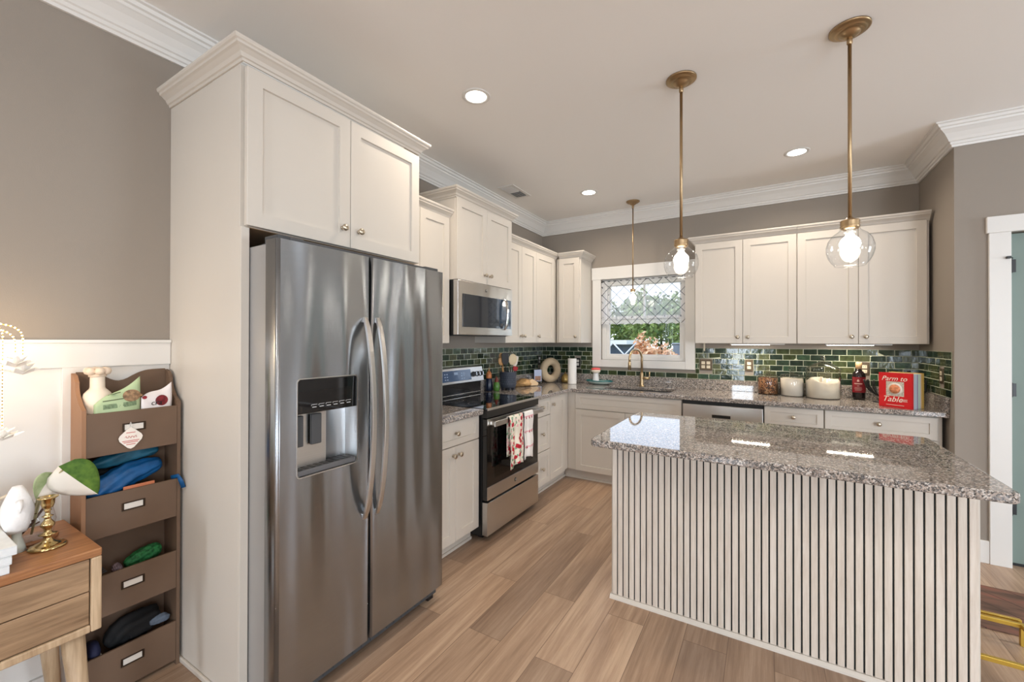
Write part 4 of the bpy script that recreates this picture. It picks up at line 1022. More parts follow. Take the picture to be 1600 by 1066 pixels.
obj('label_print', bm, P('label_print', S(226, 190, 180), .5), lb)

# black wire fruit bowl
fb = thing('wire_fruit_bowl', 'black curved wire fruit bowl on a foot behind the red book', 'fruit bowl', (3.075, -.235, .9152))
bm = bmesh.new(); lathe(bm, [(0, 0), (.05, 0), (.05, .004), (.02, .012), (.008, .02), (.007, .05), (0, .052)], (0, 0, 0), 28); obj('foot', bm, black, fb)
for i in range(14):
    a = 2*PI*i/14; bm = bmesh.new()
    pts = [(0, 0, .045)]+[(q*math.cos(a), q*math.sin(a), .045+z) for q, z in ((.03, .012), (.06, .035), (.085, .068), (.096, .1), (.1, .125))]
    tube(bm, pts, .0048, 8); obj('rib', bm, black, fb)
# kettle
kt = thing('black_coffee_press', 'black coffee press with square looped handle behind the cookbooks', 'coffee press', (3.236, -.25, .9152))
bm = bmesh.new(); lathe(bm, [(0, 0), (.048, 0), (.05, .005), (.049, .19), (.046, .20), (0, .2)], (0, 0, 0), 32); obj('body', bm, black, kt)
bm = bmesh.new(); lathe(bm, [(0, .2005), (.05, .2005), (.052, .206), (.052, .214), (.02, .225), (.008, .228), (.008, .238), (.014, .245), (.012, .252), (0, .254)], (0, 0, 0), 32); obj('lid', bm, black, kt)
bm = bmesh.new(); tube(bm, [(.045, -.0, .185), (.078, -.01, .188), (.092, -.012, .175), (.092, -.012, .105), (.08, -.01, .085), (.047, 0, .08)], .007, 10, flat=1.3); obj('handle', bm, black, kt)

# books: stood up together, covers facing left of the camera
cov = Vector((.8, -.6, 0)); dep = Vector((.6, .8, 0)); o0 = Vector((3.178, -.598, .9152))
paper = P('book_pages', S(236, 228, 210), .8)
def book(name, label, off, thick, wid, h, m, back=0):
    t = thing(name, label, 'book', o0+dep*off, math.atan2(cov.y, cov.x), None)
    # local: x along the cover from -wid to 0, y = thickness depth 0..thick
    bm = bmesh.new(); box(bm, -wid+.003, -.003, .003, thick-.003, .003, h-.003); obj('pages', bm, paper, t)
    cv = obj('front_cover', BX(-wid, 0, 0, .003, 0, h), m, t, bevel=.0008)
    obj('back_cover', BX(-wid, 0, thick-.003, thick, 0, h), m, t, bevel=.0008)
    obj('spine', BX(-.003, 0, .003, thick-.003, 0, h), m, t)
    return t, cv
redm = P('book_red', S(206, 30, 34), .45)
t, cv = book('cookbook', 'red cookbook with white script title and a bowl of food', 0, .020, .195, .248, redm)
wp = P('print_cream', S(244, 232, 214), .6)
text('title', 'Parm to', .046, wp, cv, (-.104, -.0006, .206), FACE, .0005, .35)
text('title', 'Table', .054, wp, cv, (-.115, -.0006, .058), FACE, .0005, .35)
bm = bmesh.new()
for z, w_ in ((.062, .02), (.055, .018), (.048, .02)): box(bm, -.045-w_, -.045+w_, -.0011, -.0001, z-.0012, z+.0012)
box(bm, -.15, -.045, -.0011, -.0001, .017, .0195)
obj('small_print', bm, wp, cv)
obj('photo', BX(-.15, -.045, -.0008, -.0001, .082, .186), P('terrazzo', S(196, 188, 172), .6, var=.4, vscale=120), cv)
bm = bmesh.new()
for R0, y0 in ((.044, -.0016),): lathe(bm, [(0, 0), (R0, 0), (R0, .0006), (0, .0006)], (0, 0, 0), 32, Matrix.Translation((-.098, -.0009, .133)) @ Matrix.Rotation(PI/2, 4, 'X'))
obj('bowl_picture', bm, P('pic_plate', S(228, 220, 208), .5), cv)
bm = bmesh.new(); lathe(bm, [(0, 0), (.033, 0), (.033, .0006), (0, .0006)], (0, 0, 0), 32, Matrix.Translation((-.098, -.0017, .133)) @ Matrix.Rotation(PI/2, 4, 'X'))
obj('food_picture', bm, P('pic_food', S(222, 140, 98), .6, var=.4, vscale=60), cv)
book('cookbook', 'pale grey blue book standing right behind the red cookbook', .0205, .042, .19, .240, P('book_greyblue', S(186, 198, 208), .5))
book('cookbook', 'thin lilac book in the middle of the standing books', .063, .010, .19, .240, P('book_lilac', S(150, 130, 168), .5))
book('cookbook', 'pale mint green book between the lilac and pink books', .0735, .030, .19, .244, P('book_mint', S(200, 220, 206), .5))
book('cookbook', 'thin pale pink book beside the yellow book', .104, .010, .19, .244, P('book_pink', S(226, 196, 186), .5))
book('cookbook', 'mustard yellow book at the back of the standing books', .1145, .035, .19, .248, P('book_yellow', S(214, 176, 92), .5))

# paper towel roll
t = thing('paper_towel_roll', 'upright white paper towel roll on the corner of the worktop', 'paper towel', (.478, -.215, .9152))
bm = bmesh.new(); lathe(bm, [(.02, .001), (.047, .001), (.0475, .005), (.0475, .275), (.047, .279), (.02, .279), (.02, .27)], (0, 0, 0), 36); obj('paper', bm, P('paper_white', S(246, 243, 238), .85), t)
bm = bmesh.new(); lathe(bm, [(.0198, .0), (.0198, .28)], (0, 0, 0), 24); obj('cardboard_core', bm, P('cardboard', S(170, 140, 108), .8), t)
# ring ornament
t = thing('ring_vase', 'beige ribbed doughnut shaped vase leaning in the worktop corner', 'vase', (.212, -.215, .9152+.142))
bm = bmesh.new(); RM, rm = .098, .044; NR, NS = 56, 18; ring = []
for i in range(NR):
    a = 2*PI*i/NR; row = []
    for j in range(NS):
        b = 2*PI*j/NS; q = rm*(1+.035*math.cos(9*b)); row.append(bm.verts.new(((RM+q*math.cos(b))*math.cos(a), q*.95*math.sin(b), (RM+q*math.cos(b))*math.sin(a))))
    ring.append(row)
for i in range(NR):
    for j in range(NS): bm.faces.new([ring[i][j], ring[(i+1) % NR][j], ring[(i+1) % NR][(j+1) % NS], ring[i][(j+1) % NS]]).smooth = True
o = obj('ring', bm, P('vase_beige', S(200, 180, 150), .7, var=.1), t, subsurf=1); t.rotation_euler = (0, 0, math.radians(64))
# photo card on easel
t = thing('picture_card', 'small blue and tan picture card on a wire easel by the ring vase', 'card', (.158, -.42, .9152), math.radians(55))
cd = obj('card', BX(-.045, .045, -.002, .002, .03, .155), P('card_blue', S(186, 196, 222), .5), t)
obj('card_picture', BX(-.036, .036, -.0032, -.0021, .036, .085), P('card_tan', S(170, 130, 108), .6, var=.3, vscale=60), cd)
bm = bmesh.new()
for s in (-1, 1): tube(bm, [(s*.01, -.004, .06), (s*.026, -.012, .03), (s*.032, -.02, .018), (s*.038, -.012, .004), (s*.034, .03, .003)], .002, 8)
tube(bm, [(-.03, -.014, .026), (.03, -.014, .026)], .002, 8); tube(bm, [(0, .004, .1), (0, .05, .003)], .002, 8)
obj('easel', bm, chrome, t)
# crumpled brown packet
t = thing('paper_packet', 'crumpled tan paper packet lying beside the utensil crock', 'packet', (.155, -.72, .9152), math.radians(60))
bm = bmesh.new(); random.seed(5)
rg = []
for i in range(11):
    f = i/10; w_ = .055*(.35+1.2*math.sin(PI*min(1, f*1.15))**.8)*(1 if f < .85 else .7); h_ = .075*math.sin(PI*(.12+.8*f))**1.1+.006
    rg.append([(-.10+.2*f+random.gauss(0, .003), w_*math.cos(a)+random.gauss(0, .003), max(.001, h_*(.5+.5*math.sin(a))+random.gauss(0, .003))) for a in [2*PI*k/14 for k in range(14)]])
rings_loft(bm, rg, smooth=False); obj('packet_body', bm, P('packet_tan', S(206, 164, 112), .55, var=.15, vscale=30), t)
bm = bmesh.new(); prism(bm, [(.06, .004), (.15, .004), (.16, .03), (.09, .075), (.05, .06)], 'y', -.03, .03); obj('folded_flap', bm, P('packet_light', S(226, 196, 156), .6), t, bevel=.004)
# crock with utensils
ck = thing('utensil_crock', 'dark blue grey textured crock on feet beside the range', 'crock', (.165, -1.055, .9152))
bm = bmesh.new(); lathe(bm, [(0, .022), (.068, .02), (.076, .03), (.080, .055), (.081, .165), (.083, .172), (.079, .174), (.074, .17), (.073, .03), (0, .028)], (0, 0, 0), 48)
obj('pot', bm, P('crock_glaze', S(66, 72, 84), .3, bump=.4, bscale=60), ck)
bm = bmesh.new()
for r_ in range(5):
    for i in range(28):
        a = 2*PI*(i+.5*(r_ % 2))/28; lathe(bm, [(.0045, 0), (.003, .003), (0, .0042)], (0, 0, 0), 8, Matrix.Translation((.0795*math.cos(a), .0795*math.sin(a), .06+r_*.021)) @ Matrix.Rotation(a, 4, 'Z') @ Matrix.Rotation(PI/2, 4, 'Y'))
obj('raised_dots', bm, P('crock_dots', S(84, 90, 104), .3), ck)
for a in (45, 135, 225, 315): obj('foot', BX(.052*math.cos(math.radians(a))-.014, .052*math.cos(math.radians(a))+.014, .052*math.sin(math.radians(a))-.014, .052*math.sin(math.radians(a))+.014, 0, .0195), P('crock_foot_%d' % a, S(60, 64, 74), .4), ck, bevel=.003)
beech = wood('beech', S(170, 120, 72), S(214, 168, 112), 'z', 2, .5)
def utensil(name, label, dx, dy, tip, headf, hm, sm):
    t = thing(name, label, name.replace('_', ' '), (.165, -1.055, .9152))
    a = Vector((dx*.35, dy*.35, .035)); b = Vector((dx, dy, tip)); dirv = (b-a).normalized()
    bm = bmesh.new(); tube(bm, [a, a+(b-a)*.78], .005, 8); obj('shaft', bm, sm, t)
    zx = dirv; yx = Vector((.9, -.45, 0)); yx = (yx-zx*yx.dot(zx)).normalized(); xx = yx.cross(zx)
    M = Matrix((( xx.x, yx.x, zx.x, b.x), (xx.y, yx.y, zx.y, b.y), (xx.z, yx.z, zx.z, b.z), (0, 0, 0, 1)))
    bm = bmesh.new(); headf(bm, M); obj('head', bm, hm, t)
def spoonh(w_, h_): return lambda bm, M: lathe(bm, [(0, -h_), (w_*.5, -h_*.85), (w_*.9, -h_*.4), (w_, 0), (w_*.9, h_*.45), (w_*.5, h_*.85), (0, h_)], (0, 0, 0), 20, M, squash=(1, .22))
def flath(w_, h_):
    def f(bm, M):
        prism_ = [(-w_*.45, -h_), (w_*.45, -h_), (w_, -h_*.5), (w_, h_*.8), (w_*.7, h_), (-w_*.7, h_), (-w_, h_*.8), (-w_, -h_*.5)]
        vs = prism(bm, prism_, 'y', -.003, .003); bmesh.ops.transform(bm, matrix=M, verts=vs)
    return f
def whiskh(bm, M):
    for k in range(6):
        a = PI*k/6; tube(bm, [(0, 0, -.07)]+[(q*math.cos(a), q*math.sin(a), z) for q, z in ((.018, -.04), (.03, 0), (.028, .03), (.012, .05), (0, .054), (-.012, .05), (-.028, .03), (-.03, 0), (-.018, -.04))]+[(0, 0, -.07)], .0013, 5, M=M)
cream_p = P('silicone_cream', S(226, 206, 170), .5)
pinkp = P('spatula_floral', S(232, 220, 206), .5, var=.1)
utensil('wooden_spoon', 'tan wooden spoon at the left of the utensil crock', -.035, -.075, .275, spoonh(.031, .042), beech, beech)
utensil('spatula', 'black slotted spatula in the utensil crock', -.005, -.045, .30, flath(.038, .056), black, black)
utensil('black_spoon', 'black serving spoon standing behind the spatula in the crock', -.062, -.02, .285, spoonh(.038, .05), black, black)
utensil('large_wooden_spoon', 'pale wooden spoon standing upright at the back of the crock', -.05, -.045, .32, spoonh(.026, .038), beech, beech)
utensil('ladle', 'large cream silicone ladle in the middle of the crock', .03, .035, .29, spoonh(.048, .058), cream_p, chrome)
utensil('whisk', 'wire whisk sticking up at the back of the utensil crock', -.02, .07, .32, whiskh, chrome, chrome)
utensil('white_spatula', 'white patterned spatula leaning right out of the crock', .03, .085, .275, flath(.028, .052), pinkp, pinkp)
utensil('red_spatula', 'small red flower topped spatula low in the crock', .045, .06, .20, flath(.026, .022), P('red_sil', S(170, 30, 40), .5), P('lilac_sil', S(150, 150, 196), .5))
# figurines
t = thing('rooster_figurine', 'tall dark blue figurine with orange and white top beside the range', 'figurine', (.062, -1.235, .9152))
bm = bmesh.new(); lathe(bm, [(0, 0), (.034, 0), (.038, .01), (.036, .06), (.03, .10), (.024, .125), (0, .13)], (0, 0, 0), 24); obj('body', bm, P('navy_glaze', S(26, 34, 56), .2), t)
bm = bmesh.new(); lathe(bm, [(.026, .118), (.028, .135), (.026, .16), (.018, .175), (.01, .185), (0, .188)], (0, 0, 0), 20); hd = obj('head', bm, P('orange_glaze', S(196, 120, 70), .3, var=.3, vscale=40), t)
bm = bmesh.new(); tube(bm, [(0, 0, .18), (.004, 0, .20), (-.002, 0, .225)], [.007, .004, .001], 8); tube(bm, [(0, -.01, .165), (.012, -.04, .18)], [.005, .002], 8); obj('crest', bm, P('crest_tan', S(206, 160, 110), .4), hd)
t = thing('green_figurine', 'small green glazed gnome figurine in front of the dark one', 'figurine', (.135, -1.215, .9152))
bm = bmesh.new(); lathe(bm, [(0, 0), (.024, 0), (.030, .012), (.032, .045), (.026, .075), (.016, .09), (0, .094)], (0, 0, 0), 24); obj('body', bm, P('leaf_glaze', S(86, 132, 58), .25, var=.3, vscale=50), t)
bm = bmesh.new(); lathe(bm, [(.02, .084), (.017, .105), (.008, .125), (0, .145)], (0, 0, 0), 16); obj('hat', bm, P('hat_red', S(120, 50, 40), .4), t)
# brass bell jar
t = thing('brass_pot', 'small round brass pot behind the paper towel roll', 'pot', (.345, -.10, .9152))
bm = bmesh.new(); lathe(bm, [(0, 0), (.036, 0), (.044, .012), (.046, .035), (.038, .07), (.022, .09), (.012, .098), (0, .099)], (0, 0, 0), 28); obj('body', bm, P('brass_warm', S(196, 168, 104), .3, .7), t)
bm = bmesh.new(); lathe(bm, [(.006, .0985), (.01, .108), (.007, .118), (0, .12)], (0, 0, 0), 14); obj('lid_knob', bm, brass, t)
# teal dish and mushroom
t = thing('teal_dish', 'shallow oval glass dish with teal rim beside the sink', 'dish', (.755, -.115, .9152))
bm = bmesh.new(); lathe(bm, [(0, .002), (.07, .002), (.11, .014), (.15, .036), (.152, .040), (.147, .037), (.108, .019), (.07, .006), (0, .006)], (0, 0, 0), 48, squash=(1, .55)); obj('dish_body', bm, P('dish_pale', S(196, 214, 206), .12), t)
bm = bmesh.new(); pts = [(.150*math.cos(2*PI*i/48), .0825*math.sin(2*PI*i/48), .040) for i in range(49)]; tube(bm, pts, .0055, 10); obj('rim', bm, P('teal_rim', S(20, 104, 108), .1, coat=.5), t)
t = thing('mushroom_jar', 'white jar with coral pink mushroom shaped lid standing in the dish', 'jar', (.715, -.115, .9222))
bm = bmesh.new(); lathe(bm, [(0, 0), (.034, 0), (.036, .01), (.033, .06), (.029, .10), (.029, .118), (0, .118)], (0, 0, 0), 28); obj('body', bm, P('milk_white', S(228, 228, 228), .25), t)
bm = bmesh.new(); lathe(bm, [(.03, .1185), (.045, .125), (.050, .137), (.048, .15), (.046, .152), (0, .152)], (0, 0, 0), 28); lid = obj('lid', bm, P('lid_cream', S(236, 222, 204), .3), t)
bm = bmesh.new(); lathe(bm, [(.048, .1525), (.05, .158), (.044, .168), (.02, .173), (0, .174)], (0, 0, 0), 28); obj('lid_top', bm, P('coral', S(236, 92, 92), .4), lid)

# ---------------------------------------------------------------- literature organizer by the fridge panel
OY0, OY1, OD = -4.022, -3.7165, .152
og = thing('wall_organizer', 'tall brown four pocket organizer standing between console and fridge panel', 'organizer', (0, 0, 0))
def side(y0, y1):
    bm = bmesh.new()
    pl = [(.021, .0), (OD, 0), (OD, 1.125)]+[(OD-.02-.06*(i/8)-.02*math.sin(PI*i/8), 1.125+.10*(i/8)**.8+.0) for i in range(1, 9)]+[(.05, 1.25), (.021, 1.258)]
    prism(bm, pl, 'y', y0, y1); return bm
obj('side_panel', side(OY0, OY0+.012), mdfl, og); obj('side_panel', side(OY1-.012, OY1), mdf, og)
bm = bmesh.new(); pl = [(OY0+.0125, .03), (OY1-.0125, .03), (OY1-.0125, 1.25)]
n = 20
for i in range(n+1):
    f = i/n; y = (OY1-.0125)+(OY0-OY1+.025)*f; pl.append((y, 1.262-.042*math.exp(-((f-.55)/.2)**2)))
pl.append((OY0+.0125, 1.25)); prism(bm, pl[:2]+pl[3:-1], 'x', .0215, .029); obj('back_panel', bm, mdf, og)
SL = [(.945, 1.108), (.635, .795), (.33, .488), (.022, .188)]
for i, (z0, z1) in enumerate(SL):
    fp = obj('pocket_front', BX(OD-.010, OD-.001, OY0+.0125, OY1-.0125, z0, z1), mdf, og, bevel=.001)
    obj('pocket_shelf', BX(.0295, OD-.0105, OY0+.0125, OY1-.0125, z0, z0+.008), mdf, og)
    zc = (z0+z1)/2+.016; yc = -3.872
    bm = bmesh.new()
    for a in ((yc-.036, yc+.036, .012, .016), (yc-.036, yc+.036, -.016, -.012), (yc-.036, yc-.030, -.012, .012), (yc+.030, yc+.036, -.012, .012)): box(bm, OD-.0005, OD+.003, a[0], a[1], zc+a[2], zc+a[3])
    lh = obj('label_holder', bm, P('holder_bronze%d' % i, S(62, 48, 36), .35, .7), fp, bevel=.0008)
    obj('label_card', BX(OD-.0005, OD+.001, yc-.029, yc+.029, zc-.011, zc+.011), P('card_white%d' % i, S(226, 220, 212), .7), lh)
obj('base_plinth', BX(.0215, OD+.006, OY0-.004, OY1+.003, 0, .0215), mdf, og, bevel=.002) if False else None
# contents
t = thing('gift_tag', 'white ornament shaped gift tag hanging on the top pocket', 'tag', (OD+.006, -3.884, 1.0))
bm = bmesh.new(); pl = [(0, .042), (.012, .034), (.033, .012), (.037, .002), (.034, -.01), (.010, -.038), (0, -.043), (-.010, -.038), (-.034, -.01), (-.037, .002), (-.033, .012), (-.012, .034)]
prism(bm, pl, 'x', -.001, .001); tc_ = obj('tag_card', bm, P('tag_white', S(240, 232, 222), .6), t)
rp = P('tag_red', S(196, 88, 78), .6)
bm = bmesh.new(); tube(bm, [(.0014, -.018+.003*i, .004+.005*math.sin(i*1.9)) for i in range(13)], .0009, 5); obj('tag_script', bm, rp, tc_)
bm = bmesh.new()
for z, w_ in ((-.012, .026), (-.018, .022), (-.026, .014), (.02, .014)): box(bm, .0011, .0016, -w_, w_, z, z+.0025)
obj('tag_lines', bm, rp, tc_)
bm = bmesh.new(); tube(bm, [(0, 0, .036), (-.001, .004, .05), (-.001, .0, .062), (-.001, -.004, .05), (0, 0, .036)], .0012, 6); obj('string', bm, white, t)

t = thing('lotion_bottle', 'cream lotion bottle with chunky flower shaped cap in the top pocket', 'bottle', (.080, -3.962, .954))
bm = bmesh.new(); lathe(bm, [(0, 0), (.040, 0), (.044, .006), (.0445, .195), (.0435, .212), (.039, .226), (.030, .237), (.024, .243), (.022, .25), (.0215, .285), (.021, .292)], (0, 0, 0), 32); obj('body', bm, P('lotion_cream', S(236, 222, 204), .4), t)
bm = bmesh.new(); lathe(bm, [(0, .29), (.026, .29), (.026, .302), (0, .302)], (0, 0, 0), 24)
for i in range(6):
    a = 2*PI*i/6; lathe(bm, [(0, -.016), (.012, -.011), (.016, 0), (.012, .011), (0, .016)], (.026*math.cos(a), .026*math.sin(a), .312), 12)
lathe(bm, [(0, .30), (.014, .302), (.015, .322), (0, .328)], (0, 0, 0), 16); obj('cap', bm, P('cap_cream', S(226, 206, 184), .45), t)
def bag(name, label, y0, y1, z0, zl, zr, x, m, prints, lean=.0):
    t = thing(name, label, 'bag'); bm = bmesh.new(); NY, NZ = 12, 10; F_ = []; B_ = []
    for i in range(NY+1):
        f = i/NY; y = y0+(y1-y0)*f; zt_ = zl+(zr-zl)*f+.006*math.sin(f*7); rf = []; rb = []
        for j in range(NZ+1):
            g = j/NZ; bul = .011*(max(0, math.sin(PI*min(1, g*1.02))))**.6*(.35+.65*math.sin(PI*f)**.5 if 0 < f < 1 else .35); zz = z0+(zt_-z0)*g
            wv = .002*math.sin(f*13+g*9)
            rf.append(bm.verts.new((x+bul+wv+lean*g, y, zz))); rb.append(bm.verts.new((x-bul+wv-.0015+lean*g, y, zz)))
        F_.append(rf); B_.append(rb)
    for i in range(NY):
        for j in range(NZ):
            bm.faces.new([F_[i][j], F_[i+1][j], F_[i+1][j+1], F_[i][j+1]]).smooth = True; bm.faces.new([B_[i][j], B_[i][j+1], B_[i+1][j+1], B_[i+1][j]]).smooth = True
    for j in range(NZ):
        bm.faces.new([F_[0][j], F_[0][j+1], B_[0][j+1], B_[0][j]]); bm.faces.new([F_[NY][j], B_[NY][j], B_[NY][j+1], F_[NY][j+1]])
    for i in range(NY):
        bm.faces.new([F_[i][0], B_[i][0], B_[i+1][0], F_[i+1][0]]); bm.faces.new([F_[i][NZ], F_[i+1][NZ], B_[i+1][NZ], B_[i][NZ]])
    o = obj('pouch', bm, m, t)
    for nm, y, z, w_, h_, pm in prints:
        bm = bmesh.new(); n_ = 8; A = []
        pl_ = [(y+w_*math.cos(2*PI*k/16), z+h_*math.sin(2*PI*k/16)) for k in range(16)] if nm == 'print_spot' else [(y-w_, z-h_), (y+w_, z-h_+.006), (y+w_, z+h_+.006), (y-w_, z+h_)]
        bm.faces.new([bm.verts.new((x+.03, p[0], p[1])) for p in pl_])
        bmesh.ops.triangulate(bm, faces=bm.faces); bmesh.ops.subdivide_edges(bm, edges=bm.edges, cuts=2, use_grid_fill=True)
        q = obj(nm, bm, pm, t); s = q.modifiers.new('w', 'SHRINKWRAP'); s.target = o; s.wrap_method = 'PROJECT'; s.use_project_x = True; s.use_project_y = False; s.use_project_z = False; s.use_negative_direction = True; s.use_positive_direction = False; s.offset = .0008
    return t, o
gr_ = P('bag_green', S(172, 192, 150), .4, var=.08); dk = P('print_dark_green', S(92, 104, 70), .6); br_ = P('print_brown', S(150, 120, 90), .6, var=.5, vscale=90)
bag('snack_bag', 'pale green snack bag slanting up out of the top pocket', -3.985, -3.848, .958, 1.140, 1.236, .128, gr_,
    [('print_spot', -3.875, 1.165, .028, .024, br_), ('print_block', -3.91, 1.128, .05, .009, P('print_bag_lines', S(118, 140, 106), .6, var=.4, vscale=150)), ('print_block', -3.93, 1.15, .03, .002, dk), ('print_block', -3.93, 1.175, .022, .0015, dk)], .002)
t, po = bag('snack_bag', 'white snack bag with dark red print in the top pocket', -3.844, -3.742, .958, 1.152, 1.205, .130, P('bag_white', S(232, 226, 226), .35),
    [('print_spot', -3.778, 1.135, .022, .022, P('print_wine', S(120, 30, 40), .5, var=.4, vscale=70)), ('print_spot', -3.833, 1.152, .008, .007, P('print_red_logo', S(150, 40, 50), .5))], .0)
text('bag_lettering', 'cra', .030, black, t, (.1425, -3.797, 1.127), (PI/2, 0, PI/2), .0005, .1)
# blue folded jacket, second pocket
bl = P('nylon_blue', S(14, 84, 140), .45, var=.25, vscale=20); bl2 = P('nylon_teal', S(30, 96, 124), .45, var=.25, vscale=20); dkf = P('fabric_black', S(16, 17, 20), .8)
def roll(name, label, cat, pts, r, m, n=14, ridge=5):
    t = thing(name, label, cat); bm = bmesh.new(); P_ = [Vector(p) for p in pts]; N_ = 24; path = []
    for i in range(N_+1):
        f = i/N_*(len(P_)-1); k = min(int(f), len(P_)-2); g = f-k; path.append(P_[k].lerp(P_[k+1], g))
    rings = []
    for i, p in enumerate(path):
        d_ = (path[min(i+1, N_)]-path[max(i-1, 0)]).normalized(); a_ = Vector((1, 0, 0)); a_ = (a_-d_*a_.dot(d_)).normalized(); b_ = d_.cross(a_)
        e = math.sin(PI*(i+.6)/(N_+1.2))**.35; ring_ = []
        for k in range(28):
            th = 2*PI*k/28; q = r*e*(1+.13*math.cos(ridge*th+i*.25)+.04*math.sin(i*1.7+th))
            ring_.append(tuple(p+a_*q*.85*math.cos(th)+b_*q*math.sin(th)))
        rings.append(ring_)
    rings_loft(bm, rings, smooth=True); obj('folded_cloth', bm, m, t); return t
roll('rolled_jacket', 'bright blue ribbed rolled jacket lying in the second pocket', 'jacket', [(.085, -3.99, .745), (.092, -3.95, .80), (.092, -3.87, .845), (.09, -3.765, .865)], .047, bl, ridge=8)
roll('rolled_jacket', 'teal blue folded pouch pushed behind the ribbed blue jacket', 'pouch', [(.075, -3.975, .90), (.075, -3.87, .918), (.075, -3.77, .92)], .028, bl2, ridge=4)
roll('dark_bag', 'black cloth bag at the back of the second pocket', 'bag', [(.048, -3.985, .86), (.048, -3.87, .86), (.048, -3.75, .86)], .0185, dkf)
t = thing('blue_strap', 'bright blue strap end hanging over the second pocket edge', 'strap'); bm = bmesh.new()
tube(bm, [(.135, -3.742, .80), (.160, -3.728, .808), (.168, -3.722, .79), (.170, -3.712, .755)], .009, 10, flat=.4); obj('webbing', bm, bl, t)
t = thing('orange_pencil_case', 'flat orange edge of a case on the second pocket rim', 'case'); obj('case_body', BX(.1335, .1405, -3.90, -3.80, .75, .806), P('orange_case', S(196, 120, 84), .5), t, bevel=.003)
roll('green_plaid_cloth', 'green leafy cloth lying in the third pocket', 'cloth', [(.085, -3.88, .475), (.085, -3.80, .495), (.085, -3.76, .50)], .030, P('green_cloth', S(38, 110, 60), .7, var=.6, vscale=90), ridge=7)
roll('plaid_scarf', 'small red and grey plaid bundle in the third pocket', 'scarf', [(.11, -3.925, .478), (.11, -3.895, .486)], .022, P('plaid', S(110, 92, 96), .8, var=.7, vscale=140), ridge=6)
t = thing('cable_bundle', 'thin grey cables curled in the third pocket', 'cable'); bm = bmesh.new()
for k in range(4): tube(bm, [(.06+.015*k, -4.0, .47), (.065+.015*k, -3.97, .492-.003*k), (.07+.015*k, -3.94, .488)], .0022, 6)
obj('cable', bm, darkg, t)
roll('black_shirt', 'black cloth bundled in the bottom pocket', 'cloth', [(.085, -3.93, .18), (.09, -3.88, .222), (.085, -3.80, .215), (.085, -3.775, .20)], .050, dkf, ridge=6)
roll('grey_sleeve', 'grey blue cloth on top of the black bundle, bottom pocket', 'cloth', [(.125, -3.81, .215), (.12, -3.765, .212), (.115, -3.742, .20)], .017, P('grey_blue_cloth', S(92, 104, 120), .8, var=.2))
t = thing('small_shoe', 'small white and navy shoe at the left of the bottom pocket', 'shoe', (.09, -3.975, .17))
bm = bmesh.new(); lathe(bm, [(0, 0), (.026, .002), (.028, .02), (.022, .045), (0, .055)], (0, 0, 0), 20, squash=(1.6, .8)); obj('upper', bm, P('navy_canvas', S(34, 38, 70), .7), t)
bm = bmesh.new(); lathe(bm, [(0, -.012), (.03, -.012), (.031, -.001), (0, -.001)], (0, 0, 0), 20, squash=(1.6, .8)); obj('sole', bm, white, t)

# ---------------------------------------------------------------- console
CX, CY, CT = .452, -4.042, .71
cn = thing('console_table', 'acacia wood console with two drawer fronts on tapered legs', 'console table')
LN = 1.25
bm = bmesh.new(); box(bm, .04, CX, CY-LN, CY, CT-.026, CT); obj('top', bm, acacia, cn, bevel=.004)
bm = bmesh.new(); box(bm, .04, CX, CY-.026, CY, .446, CT-.0265); box(bm, .04, CX, CY-LN, CY-LN+.026, .446, CT-.0265); obj('side_panel', bm, acacia_v, cn, bevel=.004)
obj('bottom_panel', BX(.04, CX, CY-LN+.0265, CY-.0265, .446, .470), acacia_v, cn, bevel=.004)
obj('back_panel', BX(.04, .06, CY-LN+.0265, CY-.0265, .4705, .6835), acacia, cn)
for z0, z1 in ((.473, .576), (.579, .681)):
    obj('drawer_front', BX(.10, CX-.006, CY-LN/2, CY-.029, z0, z1), acacia_d, cn, bevel=.0015)
    obj('drawer_front', BX(.10, CX-.006, CY-LN+.029, CY-LN/2-.003, z0, z1), acacia_d, cn, bevel=.0015)
for lx in (.085, .405):
    for ly, s in ((CY-.058, 1), (CY-LN+.075, -1)):
        bm = bmesh.new(); tube(bm, [(lx, ly, .4455), (lx+(.012 if lx > .2 else -.012), ly+s*.035, .0)], [.029, .0165], 20)
        obj('leg', bm, acacia_v, cn)
# candlestick
t = thing('candlestick', 'turned brass candlestick on a wide round foot on the console', 'candlestick', (.300, -4.135, CT+.0005))
bm = bmesh.new(); lathe(bm, [(0, 0), (.044, 0), (.046, .004), (.040, .009), (.036, .008), (.030, .013), (.018, .018), (.011, .026), (.009, .034), (.014, .040), (.022, .043), (.014, .046), (.008, .052), (.010, .062), (.017, .070), (.016, .078), (.009, .088), (.007, .096), (.014, .101), (.007, .105), (.006, .116), (.010, .12), (.006, .124), (.013, .130), (.016, .140), (.017, .156), (.025, .161), (.025, .164), (.012, .164), (.011, .15), (0, .15)], (0, 0, 0), 40)
obj('turned_brass', bm, P('polished_brass', S(206, 180, 128), .18, 1), t)
